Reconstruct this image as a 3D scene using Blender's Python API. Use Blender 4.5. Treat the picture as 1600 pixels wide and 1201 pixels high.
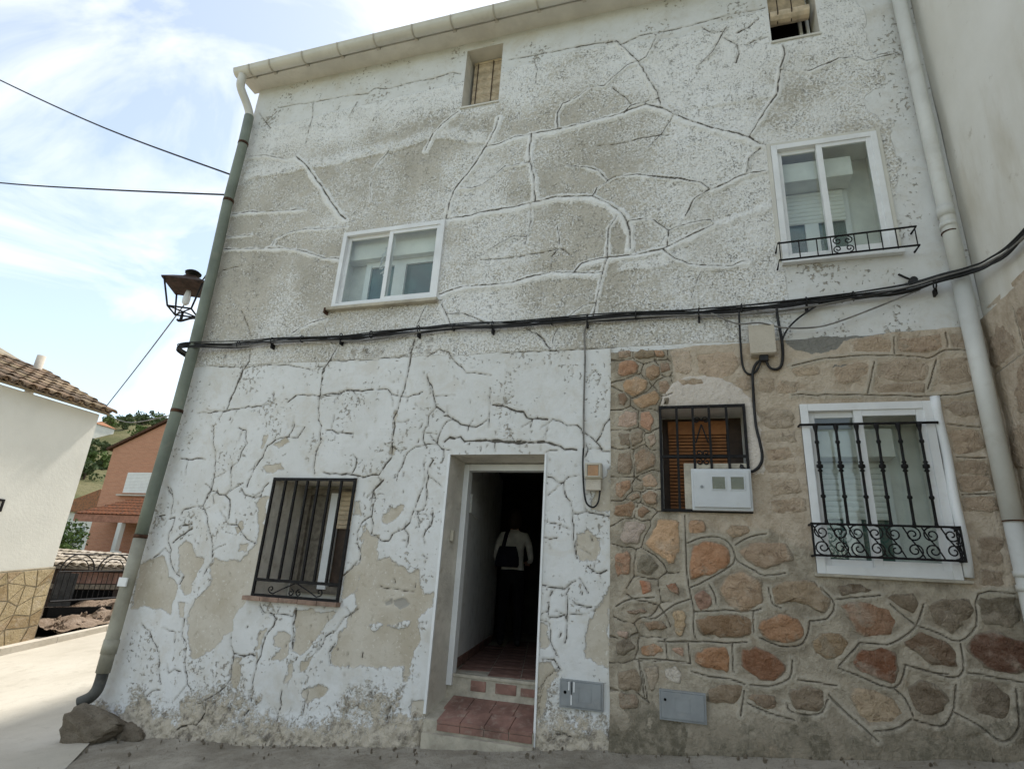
import bpy, bmesh, math, random
import numpy as np
from mathutils import Vector, Matrix, Euler

for _o in list(bpy.data.objects):
    bpy.data.objects.remove(_o)
SC = bpy.context.scene
COL = SC.collection
RNG = random.Random(7)
NR = np.random.default_rng(11)

# ------------------------------------------------------------------ camera
CAM_POS = (0.0, -5.0, 1.15)
YAW, PITCH, ROLL = math.radians(-17.840), math.radians(19.110), math.radians(3.592)
_f = Vector((math.sin(YAW) * math.cos(PITCH), math.cos(YAW) * math.cos(PITCH), math.sin(PITCH)))
_r = Vector((math.cos(YAW), -math.sin(YAW), 0))
_u = _r.cross(_f)
_r2 = math.cos(ROLL) * _r + math.sin(ROLL) * _u
_u2 = -math.sin(ROLL) * _r + math.cos(ROLL) * _u
cam = bpy.data.cameras.new('camera')
cam.sensor_fit = 'HORIZONTAL'
cam.sensor_width = 36.0
cam.lens = 36.0 * 900.7 / 1600.0
cam.clip_start = 0.05
cam.clip_end = 6000
cam_o = bpy.data.objects.new('camera', cam)
COL.objects.link(cam_o)
cam_o.matrix_world = Matrix((( _r2.x, _u2.x, -_f.x, CAM_POS[0]), (_r2.y, _u2.y, -_f.y, CAM_POS[1]),
                             (_r2.z, _u2.z, -_f.z, CAM_POS[2]), (0, 0, 0, 1)))
SC.camera = cam_o

# ------------------------------------------------------------------ light
SUN_ELEV = math.radians(57)
SUN_AZ = math.radians(14)          # measured from +Y towards +X: behind the house
sdir = Vector((math.sin(SUN_AZ) * math.cos(SUN_ELEV), math.cos(SUN_AZ) * math.cos(SUN_ELEV), math.sin(SUN_ELEV)))
sun = bpy.data.lights.new('sun', 'SUN')
sun.energy = 2.7
sun.angle = math.radians(4.5)
sun.color = (1.0, 0.95, 0.87)
sun_o = bpy.data.objects.new('sun', sun)
COL.objects.link(sun_o)
sun_o.rotation_euler = (-sdir).to_track_quat('-Z', 'Y').to_euler()
sun_o.location = (10, 20, 40)

world = bpy.data.worlds.new('World')
SC.world = world
world.use_nodes = True
wn, wl = world.node_tree.nodes, world.node_tree.links
wn.clear()
w_out = wn.new('ShaderNodeOutputWorld')
w_bg = wn.new('ShaderNodeBackground')
w_bg.inputs['Strength'].default_value = 0.15
w_sky = wn.new('ShaderNodeTexSky')
w_sky.sky_type = 'NISHITA'
w_sky.sun_disc = False
w_sky.sun_elevation = SUN_ELEV
w_sky.sun_rotation = SUN_AZ
w_sky.altitude = 600
w_sky.air_density = 1.0
w_sky.dust_density = 1.6
w_sky.ozone_density = 1.0
# thin cirrus over the whole sky: noise stretched along the wind
w_tc = wn.new('ShaderNodeTexCoord')
w_map = wn.new('ShaderNodeMapping')
w_map.inputs['Rotation'].default_value = (0.25, 0.35, math.radians(-28))
w_map.inputs['Scale'].default_value = (1.1, 2.6, 3.6)
w_n1 = wn.new('ShaderNodeTexNoise')
w_n1.inputs['Scale'].default_value = 1.55
w_n1.inputs['Detail'].default_value = 9
w_n1.inputs['Roughness'].default_value = 0.56
w_n1.inputs['Distortion'].default_value = 0.7
w_rmp = wn.new('ShaderNodeValToRGB')
w_rmp.color_ramp.elements[0].position = 0.46
w_rmp.color_ramp.elements[0].color = (0, 0, 0, 1)
w_rmp.color_ramp.elements[1].position = 0.76
w_rmp.color_ramp.elements[1].color = (1, 1, 1, 1)
w_mul = wn.new('ShaderNodeMath'); w_mul.operation = 'MULTIPLY'; w_mul.inputs[1].default_value = 0.52
w_mix = wn.new('ShaderNodeMixRGB')
w_mix.inputs['Color2'].default_value = (7.6, 7.2, 6.35, 1)
wl.new(w_tc.outputs['Generated'], w_map.inputs['Vector'])
wl.new(w_map.outputs['Vector'], w_n1.inputs['Vector'])
wl.new(w_n1.outputs['Fac'], w_rmp.inputs['Fac'])
wl.new(w_rmp.outputs['Color'], w_mul.inputs[0])
w_add = wn.new('ShaderNodeMath'); w_add.operation = 'ADD'; w_add.inputs[1].default_value = 0.12; w_add.use_clamp = True
wl.new(w_mul.outputs[0], w_add.inputs[0])
wl.new(w_add.outputs[0], w_mix.inputs['Fac'])
w_tint = wn.new('ShaderNodeMixRGB'); w_tint.blend_type = 'MULTIPLY'; w_tint.inputs['Fac'].default_value = 1.0
w_tint.inputs['Color2'].default_value = (1.06, 1.02, 0.90, 1)
wl.new(w_sky.outputs['Color'], w_tint.inputs['Color1'])
wl.new(w_tint.outputs['Color'], w_mix.inputs['Color1'])
wl.new(w_mix.outputs['Color'], w_bg.inputs['Color'])
wl.new(w_bg.outputs['Background'], w_out.inputs['Surface'])

SC.render.engine = 'CYCLES'
SC.view_settings.view_transform = 'Standard'
SC.view_settings.look = 'None'
SC.view_settings.gamma = 1.0
SC.view_settings.use_curve_mapping = False
SC.view_settings.exposure = 0.90

# ------------------------------------------------------------------ traced wear, in units of 5 mm: x, z, x, z, ...
CRACKS=[(6,40,[-1110,1283,-1056,1278,-979,1250,-955,1253]),(14,60,[-955,1256,-912,1215,-862,1152,-823,1098,-789,1055,-767,1034]),(8,35,[-1116,1099,-1063,1099,-1011,1091,-889,1080]),(5,20,[-1115,1028,-1040,1026]),(7,30,[-964,983,-958,1005,-923,1019,-873,1021,-817,1014,-759,1012]),(8,35,[-1121,994,-1029,984,-937,975,-878,961,-839,945,-801,930,-765,925]),(7,40,[-499,1300,-534,1273,-560,1240,-576,1198]),(4,20,[-670,1223,-703,1182,-716,1150,-706,1074]),(4,15,[-938,1437,-929,1370,-933,1291]),(4,15,[-795,1399,-812,1354]),(5,0,[-1112,1432,-1063,1371]),(5,0,[-1053,1441,-995,1439,-937,1434,-837,1430,-768,1424,-751,1437,-703,1425,-649,1430,-585,1427,-529,1434,-507,1423]),(11,55,[-501,997,-497,1037,-489,1071,-461,1110,-440,1142,-420,1181,-400,1226,-394,1257]),(12,60,[-420,1179,-389,1182,-351,1193,-299,1193,-254,1193,-211,1197,-168,1203,-126,1205,-99,1212,-58,1221]),(10,30,[-106,1207,-89,1225,-31,1232]),(10,35,[-123,1421,-98,1385,-72,1344,-54,1293,-34,1248,-28,1207]),(17,65,[-61,1224,-25,1202,-3,1182,25,1161,71,1131,101,1116,138,1094,154,1075,167,1069]),(10,30,[-252,1195,-254,1240,-242,1263,-213,1272,-180,1297,-148,1294,-127,1316,-98,1342,-72,1347,-56,1356,-34,1405]),(9,45,[-312,1194,-315,1141,-311,1114,-300,1069,-295,1008]),(8,25,[-313,1116,-369,1116,-384,1105,-420,1076,-446,1070,-474,1077]),(13,60,[-499,995,-451,996,-406,1002,-347,1003,-295,1008,-248,1014,-206,1006,-171,1002,-139,981,-113,954,-101,929,-96,910]),(9,20,[-230,1092,-187,1080,-160,1065,-140,1037]),(10,30,[-140,1037,-123,1044,-80,1043,-36,1027,7,1015,25,1007]),(11,35,[-84,1043,-36,1029,4,1018,43,1002,59,982]),(6,15,[-171,1002,-163,1021,-140,1035]),(4,10,[-3,1180,-27,1139,-57,1107]),(4,0,[-168,1134,-113,1129,-66,1136,-14,1132]),(7,0,[-130,1285,-99,1248,-89,1225]),(4,12,[-311,1339,-307,1382,-317,1419]),(4,0,[-382,1434,-325,1432,-262,1430,-201,1430,-130,1425]),(5,0,[-216,1427,-164,1427,-123,1418]),(5,0,[-116,1406,-69,1425,-13,1423,35,1423,89,1428,135,1429,193,1427]),(11,40,[62,981,93,993,117,1004,138,1008,163,1009]),(10,35,[138,1094,161,1131,178,1160,196,1184,204,1224,208,1253,220,1286,218,1311]),(9,25,[210,1247,262,1232,312,1249,344,1247,361,1231,416,1238]),(8,15,[49,1303,81,1331,99,1367,114,1395]),(5,0,[68,1406,90,1386,110,1387]),(6,0,[135,1373,158,1382,178,1399]),(6,0,[152,1334,168,1343,191,1343]),(7,0,[109,1366,133,1339,135,1316,127,1291]),(6,12,[128,1010,134,1043,156,1062]),(11,55,[-499,805,-478,811,-446,819,-392,818,-336,817,-295,826,-255,831,-209,826,-164,819,-150,820]),(11,50,[-206,826,-190,844,-164,850,-132,852,-86,850,-58,856,-31,859,-4,872,20,883]),(8,60,[11,879,44,894,62,901]),(0,60,[62,901,103,914,157,929]),(9,40,[-33,858,-11,834,12,821,54,812,90,808,105,815,118,814]),(8,25,[-101,929,-69,934,-48,927,-21,898]),(8,25,[-21,900,0,907,33,912,57,912,59,908]),(7,15,[-21,898,-25,864]),(8,30,[-121,947,-137,919,-139,886,-140,849,-150,814,-160,759,-167,724]),(7,45,[-101,929,-95,906,-95,866]),(4,15,[-304,1005,-302,962,-310,924,-313,904]),(5,12,[-310,924,-336,931,-360,920,-395,903]),(4,8,[-237,887,-253,870,-255,833]),(6,0,[-237,887,-216,869]),(3,8,[-244,938,-237,887]),(8,20,[-474,758,-436,755,-407,741,-378,726]),(7,45,[-489,782,-460,725]),(8,20,[-219,723,-203,739,-185,751,-161,754]),(4,0,[-411,881,-354,878,-281,881,-237,887]),(7,12,[-303,713,-276,696,-259,674,-249,664]),(6,12,[-245,663,-243,690,-234,707]),(5,0,[-349,660,-287,661,-242,658,-192,660,-123,659]),(4,8,[15,749,21,769,34,801]),(8,20,[59,982,30,966,12,928]),(7,30,[-872,729,-842,748,-811,762,-770,771]),(6,8,[-770,767,-771,751,-753,722,-731,690,-739,668,-755,647,-749,588]),(5,20,[-525,781,-540,741,-542,726]),(6,0,[-543,704,-546,668,-549,632]),(9,0,[-964,705,-959,677,-973,654,-978,623,-989,581]),(5,0,[-1110,918,-1104,931,-1042,940]),(6,15,[-1111,1030,-1040,1028]),(4,0,[-968,741,-984,767,-1014,812]),(6,0,[-1074,673,-962,663,-905,666,-849,663,-788,648,-749,657,-735,668,-670,664,-594,665,-553,667]),(6,0,[-511,662,-484,677,-463,671,-438,641,-420,623,-392,621,-365,614]),(8,0,[-974,663,-971,641,-980,617,-990,587,-991,565]),(11,0,[-1070,557,-1018,559,-983,562,-933,568,-869,572]),(5,0,[-872,600,-866,573]),(12,0,[-831,575,-813,589,-794,591,-757,586,-710,588,-675,598]),(7,0,[-1017,526,-1005,483,-995,466,-988,435,-982,421,-983,387,-990,364]),(8,0,[-946,520,-926,515,-915,485,-926,463,-927,443,-941,432,-937,410,-930,388,-943,374]),(11,0,[-891,390,-888,405,-879,435,-867,454,-860,479,-843,491,-819,496,-789,495,-776,519]),(6,0,[-813,498,-802,523,-806,543]),(6,0,[-752,584,-744,533,-735,521,-731,483,-738,456,-732,419]),(13,0,[-1087,452,-1019,450]),(8,0,[-982,382,-959,374,-942,373]),(12,0,[-903,386,-893,375,-872,369,-853,370,-848,389,-838,400]),(4,0,[-751,646,-752,599,-752,584]),(6,0,[-1103,389,-1086,370]),(6,0,[-1095,386,-1082,364,-1074,326]),(8,0,[-1077,320,-1064,323,-1062,307,-1069,291,-1065,273,-1053,258,-1049,240,-1034,220,-1013,206]),(9,0,[-1107,325,-1093,327]),(8,0,[-1094,239,-1078,249,-1068,260]),(10,0,[-1048,329,-1045,340,-1029,344,-996,349]),(8,0,[-985,418,-982,385,-996,349,-981,333,-966,305,-954,285,-943,259,-938,235,-953,214]),(12,0,[-1038,307,-1012,311]),(13,0,[-1051,271,-1035,287,-1009,302]),(8,0,[-982,382,-959,374,-942,373,-929,385,-903,399]),(9,0,[-975,371,-967,355]),(12,0,[-942,372,-928,364,-924,348,-921,326]),(7,0,[-946,340,-916,312,-896,312,-875,292,-853,281,-843,279]),(6,0,[-1008,191,-1003,206]),(8,0,[-1075,109,-1049,92,-1033,74,-1018,54,-1007,26,-998,9]),(7,0,[-976,128,-973,95,-961,85,-949,40,-935,15,-916,4]),(7,0,[-990,101,-987,82]),(7,0,[-858,109,-850,87,-843,76,-843,54,-838,33,-848,17,-873,0,-904,-16]),(12,0,[-843,76,-825,74,-794,77]),(11,0,[-803,163,-791,152,-770,149,-760,143,-765,127,-780,106,-782,77,-787,53,-788,34,-782,9,-785,-12,-791,-22]),(9,0,[-721,165,-721,142,-716,118,-715,94]),(6,0,[-768,151,-742,151,-727,150]),(14,0,[-882,-8,-880,-27,-883,-37,-888,-48]),(14,0,[-888,-48,-922,-53,-929,-61]),(7,0,[-985,28,-972,36,-956,34]),(4,0,[-722,24,-718,-17]),(5,0,[-1026,-23,-1015,-6,-995,-2]),(7,0,[-721,162,-722,139,-716,120,-715,94]),(7,0,[-589,173,-603,161,-615,154,-629,131,-649,121]),(7,0,[-649,121,-656,101,-662,92]),(4,0,[-722,26,-719,-23]),(6,0,[-668,29,-672,8,-671,-10]),(5,0,[-476,60,-492,39,-505,11,-507,-3]),(6,0,[-626,112,-636,94,-630,78]),(7,0,[-553,690,-547,661,-548,632,-552,593,-558,577,-561,555,-569,534]),(5,0,[-730,699,-738,669,-755,646,-752,607]),(10,0,[-614,595,-599,597,-573,582,-541,577,-511,586]),(12,0,[-745,587,-711,590,-684,597,-659,595,-624,596]),(11,0,[-721,510,-708,511,-695,504,-657,502]),(12,0,[-504,619,-492,599,-484,577,-476,555,-457,542]),(7,0,[-481,576,-466,578]),(13,0,[-457,535,-438,527,-421,516,-404,512]),(11,0,[-404,512,-388,510,-376,517,-368,525]),(8,0,[-476,553,-490,535,-491,516,-498,503,-498,485,-488,470]),(8,0,[-440,527,-458,513,-463,498,-465,477]),(9,0,[-465,477,-487,479,-513,473,-528,461,-532,447,-536,432,-544,412]),(10,0,[-569,534,-563,502,-563,476,-563,450,-577,430,-586,412]),(9,0,[-563,476,-546,465,-530,470]),(8,0,[-639,450,-643,422]),(14,0,[-711,422,-683,420,-644,418,-626,414,-586,417]),(18,0,[-452,482,-442,490,-418,491,-410,483,-366,484,-327,481,-290,479]),(8,0,[-453,442,-451,465,-456,470,-437,466]),(5,0,[-366,589,-364,549,-362,509]),(9,0,[-471,447,-479,435,-478,415,-480,396,-478,372]),(6,0,[-489,450,-487,425,-487,396,-495,371]),(9,0,[-573,408,-578,400,-592,387,-588,372]),(11,0,[-358,554,-332,550,-319,543,-293,537]),(5,0,[-349,481,-348,464]),(9,0,[-573,407,-591,388,-584,370,-588,348,-588,338,-607,327,-613,309,-610,286,-602,273,-599,258,-630,228]),(8,0,[-588,338,-582,320,-584,305,-574,302,-558,293,-543,295,-539,306,-517,316,-507,327,-504,343,-497,358,-491,382]),(7,0,[-515,316,-505,307,-507,283]),(8,0,[-479,384,-477,366,-482,351,-496,348]),(8,0,[-493,345,-482,328]),(9,0,[-462,351,-462,324,-472,313,-475,303,-470,291]),(4,0,[-552,214,-514,209,-481,207]),(6,0,[-472,271,-463,265]),(13,0,[-358,554,-343,551,-323,544,-297,539,-288,527,-268,524,-249,523]),(7,0,[-278,523,-280,509]),(14,0,[-239,522,-223,518,-211,510,-193,509,-185,505,-182,495]),(20,0,[-366,483,-307,481,-254,480,-233,474,-214,466,-192,465]),(9,0,[-178,495,-166,486,-152,473,-146,462,-133,460]),(8,0,[-156,481,-143,510,-128,530]),(7,0,[-177,475,-172,465,-177,452]),(7,0,[-161,615,-151,602,-157,586]),(4,0,[-251,460,-241,464,-229,464]),(5,0,[-278,700,-265,687,-255,671,-247,661]),(8,0,[-244,416,-215,404,-212,390,-202,372,-197,353,-196,318,-188,279]),(7,0,[-215,406,-206,416,-191,418]),(8,0,[-197,353,-160,354,-133,348]),(8,0,[-246,233,-207,229,-190,242]),(9,0,[-228,225,-234,200,-233,180]),(7,0,[-233,184,-206,188,-201,178,-205,146]),(7,0,[-203,219,-201,178]),(7,0,[-233,175,-229,148,-215,125]),(7,0,[-241,119,-222,119,-210,106]),(6,0,[-213,110,-234,92,-242,76]),(6,0,[-183,247,-167,225]),(7,0,[-191,207,-162,203]),(8,0,[-170,267,-150,255,-137,262]),(6,0,[-247,311,-224,310]),(6,0,[-246,339,-203,326]),(14,0,[-214,18,-189,16])]
STEPS=[[-1113,1194,-1080,1207,-988,1203,-944,1203,-891,1204,-833,1201,-766,1208,-708,1211,-664,1213,-621,1216,-588,1227,-537,1224,-486,1211],[48,1185,89,1184,150,1183,192,1181],[-120,816,-65,816,-17,822,12,816],[-555,1232,-469,1200,-421,1193]]
PEELS=[(1,[-1123,226,-1095,238,-1066,244,-1048,219,-1039,204,-1011,189,-1011,169,-1015,149,-1011,128,-1043,142,-1061,136,-1084,145,-1111,135,-1122,175]),(1,[-1032,266,-1018,277,-995,268,-983,248,-959,244,-961,229,-972,211,-974,176,-989,170,-1004,187,-1004,209,-1023,226,-1031,251]),(1,[-931,204,-943,234,-933,245,-909,241,-870,243,-855,261,-840,279,-849,339,-860,358,-850,368,-831,371,-821,181,-841,158,-851,150,-859,134,-856,115,-872,105,-886,84,-901,71,-918,63,-939,55,-954,90,-971,135,-964,154,-943,179]),(1,[-1001,157,-984,156,-979,128,-989,129]),(1,[-795,120,-776,126,-784,97,-789,72,-794,81]),(1,[-761,112,-736,125,-723,117,-719,87,-735,71,-755,71,-743,92,-756,99]),(1,[-719,72,-709,77,-704,55,-713,33,-725,40,-714,53]),(1,[-844,68,-821,72,-815,35,-823,13,-835,25]),(1,[-724,162,-630,164,-649,147,-660,122,-675,102,-694,85,-712,92,-715,120]),(1,[-597,317,-583,302,-567,301,-561,260,-539,264,-521,254,-492,237,-475,248,-470,226,-460,206,-440,209,-442,183,-466,165,-459,130,-470,109,-473,76,-475,64,-483,63,-489,87,-523,82,-573,79,-608,72,-630,78,-634,99,-623,110,-621,127,-606,159,-593,173,-599,200,-601,245,-601,285]),(1,[-629,227,-615,245,-601,251,-596,222,-601,197,-625,186,-626,176]),(1,[-562,326,-563,341,-549,355,-539,350,-530,363,-522,360,-522,347,-537,332,-556,323]),(1,[-632,363,-617,366,-607,340,-625,342]),(1,[-606,319,-597,320,-597,299,-603,283]),(-1,[-566,149,-535,150,-549,138]),(-1,[-525,150,-484,158,-487,148,-512,146]),(2,[-540,187,-526,195,-523,183,-535,181]),(2,[-520,191,-501,196,-485,186,-504,176,-519,183]),(1,[-189,318,-169,327,-150,310,-155,276,-181,275,-193,291]),(1,[-158,197,-141,222,-132,239,-132,113,-153,123,-174,129,-171,164]),(1,[-252,114,-226,116,-212,98,-229,74,-240,35,-246,34]),(1,[-248,174,-233,175,-231,135,-247,134]),(1,[-167,372,-131,437,-128,360,-165,357]),(1,[-682,28,-640,44,-625,37,-636,24,-667,11]),(1,[-466,38,-435,41,-437,15,-463,15]),(1,[-691,73,-665,92,-673,66,-690,56]),(1,[-898,307,-884,325,-876,308,-891,292]),(1,[-881,277,-856,278,-860,258,-877,262]),(1,[-879,502,-866,504,-865,484,-872,473]),(1,[-848,481,-815,496,-806,484,-830,473]),(1,[-859,432,-819,443,-806,427,-849,418]),(1,[-569,550,-562,550,-561,512,-566,513]),(1,[-568,473,-555,473,-558,455,-566,458])]
STONES=[((165,138,114),[-117,646,-97,647,-96,635,-115,634]),((140,122,96),[-87,641,-76,647,-55,644,-53,632,-68,630,-85,632]),((165,125,90),[-53,644,-38,643,-36,632,-51,632]),((170,122,86),[-116,624,-93,628,-82,615,-87,604,-111,598,-117,603]),((165,132,98),[-68,610,-57,616,-45,612,-45,597,-58,589,-68,596]),((140,112,88),[-43,620,-28,619,-26,605,-41,602]),((176,138,98),[-109,584,-87,596,-68,587,-71,571,-92,561,-107,570]),((160,132,106),[-46,584,-33,585,-28,574,-36,562,-46,566]),((138,110,85),[-118,562,-107,566,-101,554,-109,541,-117,548]),((175,138,98),[-91,552,-73,560,-54,567,-46,552,-55,542,-80,537]),((125,115,98),[-38,554,-30,554,-32,543,-40,543]),((188,158,136),[-116,523,-105,532,-87,529,-87,509,-103,503,-117,506]),((180,132,100),[-79,527,-63,529,-58,513,-64,496,-76,503,-80,512]),((140,122,100),[-117,490,-99,492,-98,471,-115,469]),((142,124,102),[-96,492,-78,496,-77,477,-95,469]),((172,142,118),[-69,485,-58,490,-54,475,-62,468]),((148,126,102),[-119,456,-97,458,-95,429,-99,421,-118,423]),((158,130,102),[-89,454,-76,464,-57,452,-57,435,-85,423,-88,435]),((165,125,92),[-120,405,-100,409,-98,397,-114,380,-121,382]),((176,145,116),[-78,415,-62,421,-54,405,-58,399,-74,399]),((145,130,108),[-92,401,-78,405,-76,395,-90,395]),((168,135,104),[-100,380,-86,388,-83,379,-96,375]),((170,138,108),[-78,383,-66,391,-55,387,-56,371,-73,371]),((150,114,80),[-122,366,-94,375,-90,363,-96,351,-122,350]),((145,112,82),[-86,361,-77,366,-67,359,-79,347,-87,351]),((182,162,146),[-116,315,-106,339,-91,341,-73,335,-83,320,-85,308,-107,306]),((194,152,108),[-73,305,-62,326,-52,344,-23,343,-22,322,-21,300,-33,278]),((168,122,88),[-122,288,-101,293,-98,280,-101,261,-122,254]),((125,116,96),[-88,273,-80,290,-63,283,-56,272,-69,257,-86,262]),((180,138,100),[-5,343,17,345,19,329,-4,324]),((180,146,108),[51,330,61,340,80,338,85,331,61,320]),((172,120,78),[1,302,25,313,51,304,53,283,28,267,-6,257]),((165,138,110),[70,300,87,311,130,313,141,290,106,278,88,281,77,289]),((168,138,106),[38,243,49,260,71,270,90,260,96,245,91,224,67,214,49,220]),((155,132,102),[111,248,130,257,160,262,174,253,186,235,176,218,157,227,141,233,116,226]),((150,112,90),[-2,230,11,240,25,229,17,214,6,210]),((190,160,118),[-35,204,-18,208,-17,190,-23,172,-29,173]),((138,106,72),[2,196,22,203,60,209,76,203,75,183,51,176,7,178]),((160,114,74),[93,201,115,211,143,206,145,185,125,174,99,177,90,191]),((180,115,75),[-84,248,-69,247,-67,232,-81,228]),((150,95,60),[-43,245,-27,247,-25,231,-40,236]),((140,112,88),[-104,203,-81,208,-75,202,-101,198]),((135,108,80),[-79,186,-52,191,-45,181,-70,176]),((165,122,84),[-83,151,-63,158,-51,150,-66,139,-82,142]),((178,140,115),[-38,153,-21,156,-21,143,-32,147]),((165,115,72),[-2,149,12,157,41,160,45,145,41,130,16,130,-4,138]),((130,82,48),[64,158,84,165,105,155,120,142,104,125,81,123,64,137]),((165,148,125),[-78,123,-61,126,-59,110,-67,93,-75,106]),((205,195,180),[-49,122,-36,128,-25,121,-28,106,-47,111]),((140,122,98),[-118,112,-91,120,-84,107,-86,91,-117,91]),((140,120,98),[-117,84,-93,85,-90,69,-115,63]),((135,114,88),[13,101,31,110,60,113,60,98,47,87,14,87]),((130,108,84),[65,98,85,103,100,102,102,88,79,87]),((122,110,92),[-120,156,-100,161,-93,150,-111,137,-120,139]),((172,145,125),[-120,169,-103,172,-104,163,-117,164]),((145,104,72),[202,230,230,236,260,228,269,213,257,196,234,191,219,195,210,216]),((145,120,86),[159,176,173,191,195,193,205,180,194,163,179,159,164,164]),((120,70,38),[209,158,219,170,247,177,261,170,259,149,254,134,233,139,211,149]),((125,108,86),[123,110,144,120,167,116,165,101,153,89,127,90]),((120,100,78),[76,98,100,102,104,93,85,86]),((112,86,62),[276,186,294,201,321,193,333,178,331,162,300,165]),((172,148,116),[200,112,208,123,233,122,247,115,258,99,247,86,218,79,205,99]),((110,94,74),[272,127,288,141,303,136,315,122,305,106,292,101,274,103]),((95,58,40),[349,184,358,204,378,208,405,200,419,197,414,166,377,160,364,167]),((118,104,84),[310,236,331,247,356,247,361,233,344,213,332,204,315,217]),((105,95,76),[372,248,412,254,414,228,400,217,371,219]),((115,102,84),[341,125,351,143,369,147,385,130,380,111,372,102,345,107]),((118,102,80),[261,245,293,251,299,237,292,226,275,233]),((110,94,74),[199,257,226,260,244,253,204,244]),((125,108,88),[323,82,347,89,343,77,326,72]),((105,94,76),[389,94,402,102,401,81,384,75]),((100,85,66),[402,139,419,144,415,114,396,112]),((180,150,118),[266,643,296,647,321,642,318,620,279,622,264,626]),((168,132,100),[330,641,363,642,386,646,391,621,353,618,327,622]),((158,135,110),[401,645,418,646,418,619,401,620]),((172,146,114),[170,600,211,600,207,587,176,585]),((166,138,108),[234,596,282,602,281,583,245,568,234,574]),((165,142,118),[297,601,340,605,361,595,353,571,320,573,294,580]),((155,132,106),[383,599,416,606,418,568,377,562]),((155,132,106),[295,566,352,564,350,550,288,550]),((165,148,125),[112,523,130,531,161,524,159,500,123,498]),((170,154,132),[117,490,160,492,161,473,120,471]),((160,130,100),[117,461,153,466,161,447,120,440]),((165,142,116),[115,434,162,437,161,424,119,421]),((170,148,122),[120,411,162,414,163,392,123,388]),((158,130,100),[120,378,164,384,165,364,123,361]),((125,105,85),[376,526,393,533,417,530,414,510,388,511]),((150,120,90),[376,488,412,488,415,461,379,449]),((145,118,92),[376,442,414,442,413,423,377,423]),((145,116,88),[376,418,414,420,414,397,379,397]),((140,112,86),[377,388,415,390,415,370,378,369]),((185,160,135),[-23,640,10,640,8,601,-18,600,-22,626]),((180,150,120),[20,633,81,636,88,617,73,592,55,586,22,601]),((165,138,108),[-17,587,14,590,29,578,-7,573]),((160,135,108),[80,585,103,590,102,564,85,569]),((165,142,115),[118,585,140,582,140,561,116,562]),((165,140,112),[147,577,176,574,175,555,146,556]),((128,104,80),[387,332,412,332,407,298,383,297]),((120,98,76),[382,287,406,288,404,268,379,267])]  # lower right stones are coloured darker: the corner's shade is in their tones
JOINTS=[[-9,309,13,318,37,320,54,312,60,299,65,285,85,274,101,266,131,271],[-8,242,15,253,37,266,56,279,61,289],[21,249,27,237,31,219],[-2,208,26,210,43,213,74,213,94,219],[-11,353,-11,309,-11,264,-8,239,-5,221,-3,204,-5,187,-2,169],[82,215,81,184],[-47,162,-11,165,23,167,50,168,71,171],[88,178,107,171,124,169,144,174,153,189,158,206],[158,206,179,210,191,223,191,237,177,253],[63,309,85,322,109,328],[106,249,110,227,121,221],[197,238,223,242,253,247],[219,182,239,182,258,184,290,208,305,239],[219,182,190,150],[188,147,211,140,232,132,253,128,265,141,272,158],[275,158,298,153,320,151],[135,127,157,126,184,124],[172,112,187,96,203,83],[117,96,121,86,141,84,161,89,170,106],[264,236,291,210],[253,128,266,116,271,97],[270,93,288,89,306,91,320,112,327,139],[221,74,246,79,268,93],[176,106,197,87,225,63],[293,209,315,203,339,193,363,215,372,256,415,259],[342,156,363,154,404,149],[320,106,343,95,366,80,387,100,394,142],[270,159,298,153,326,148,339,159,341,191],[170,603,212,612,260,615,313,614,354,609,369,606,392,618,418,616],[325,645,322,617],[377,602,359,555],[292,604,276,551],[166,552,275,548,368,542,423,550],[397,648,396,623],[375,498,415,492],[379,447,415,446],[376,392,415,394],[-9,225,-33,215,-61,194,-77,194],[-58,161,-35,162,-8,165],[-14,165,-11,135],[-46,159,-44,137],[-87,134,-62,136,-36,136,-11,135],[-10,124,15,120,42,119,64,114],[50,167,49,146,49,128],[62,106,55,74],[65,90,94,81,125,76],[71,114,97,115,123,127,130,151],[-122,207,-98,220,-62,224],[-87,134,-82,99,-79,83]]

# ------------------------------------------------------------------ node helpers
def lin(c):
    return tuple(((v / 255.0) / 12.92 if v / 255.0 <= 0.04045 else ((v / 255.0 + 0.055) / 1.055) ** 2.4) for v in c)

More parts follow.
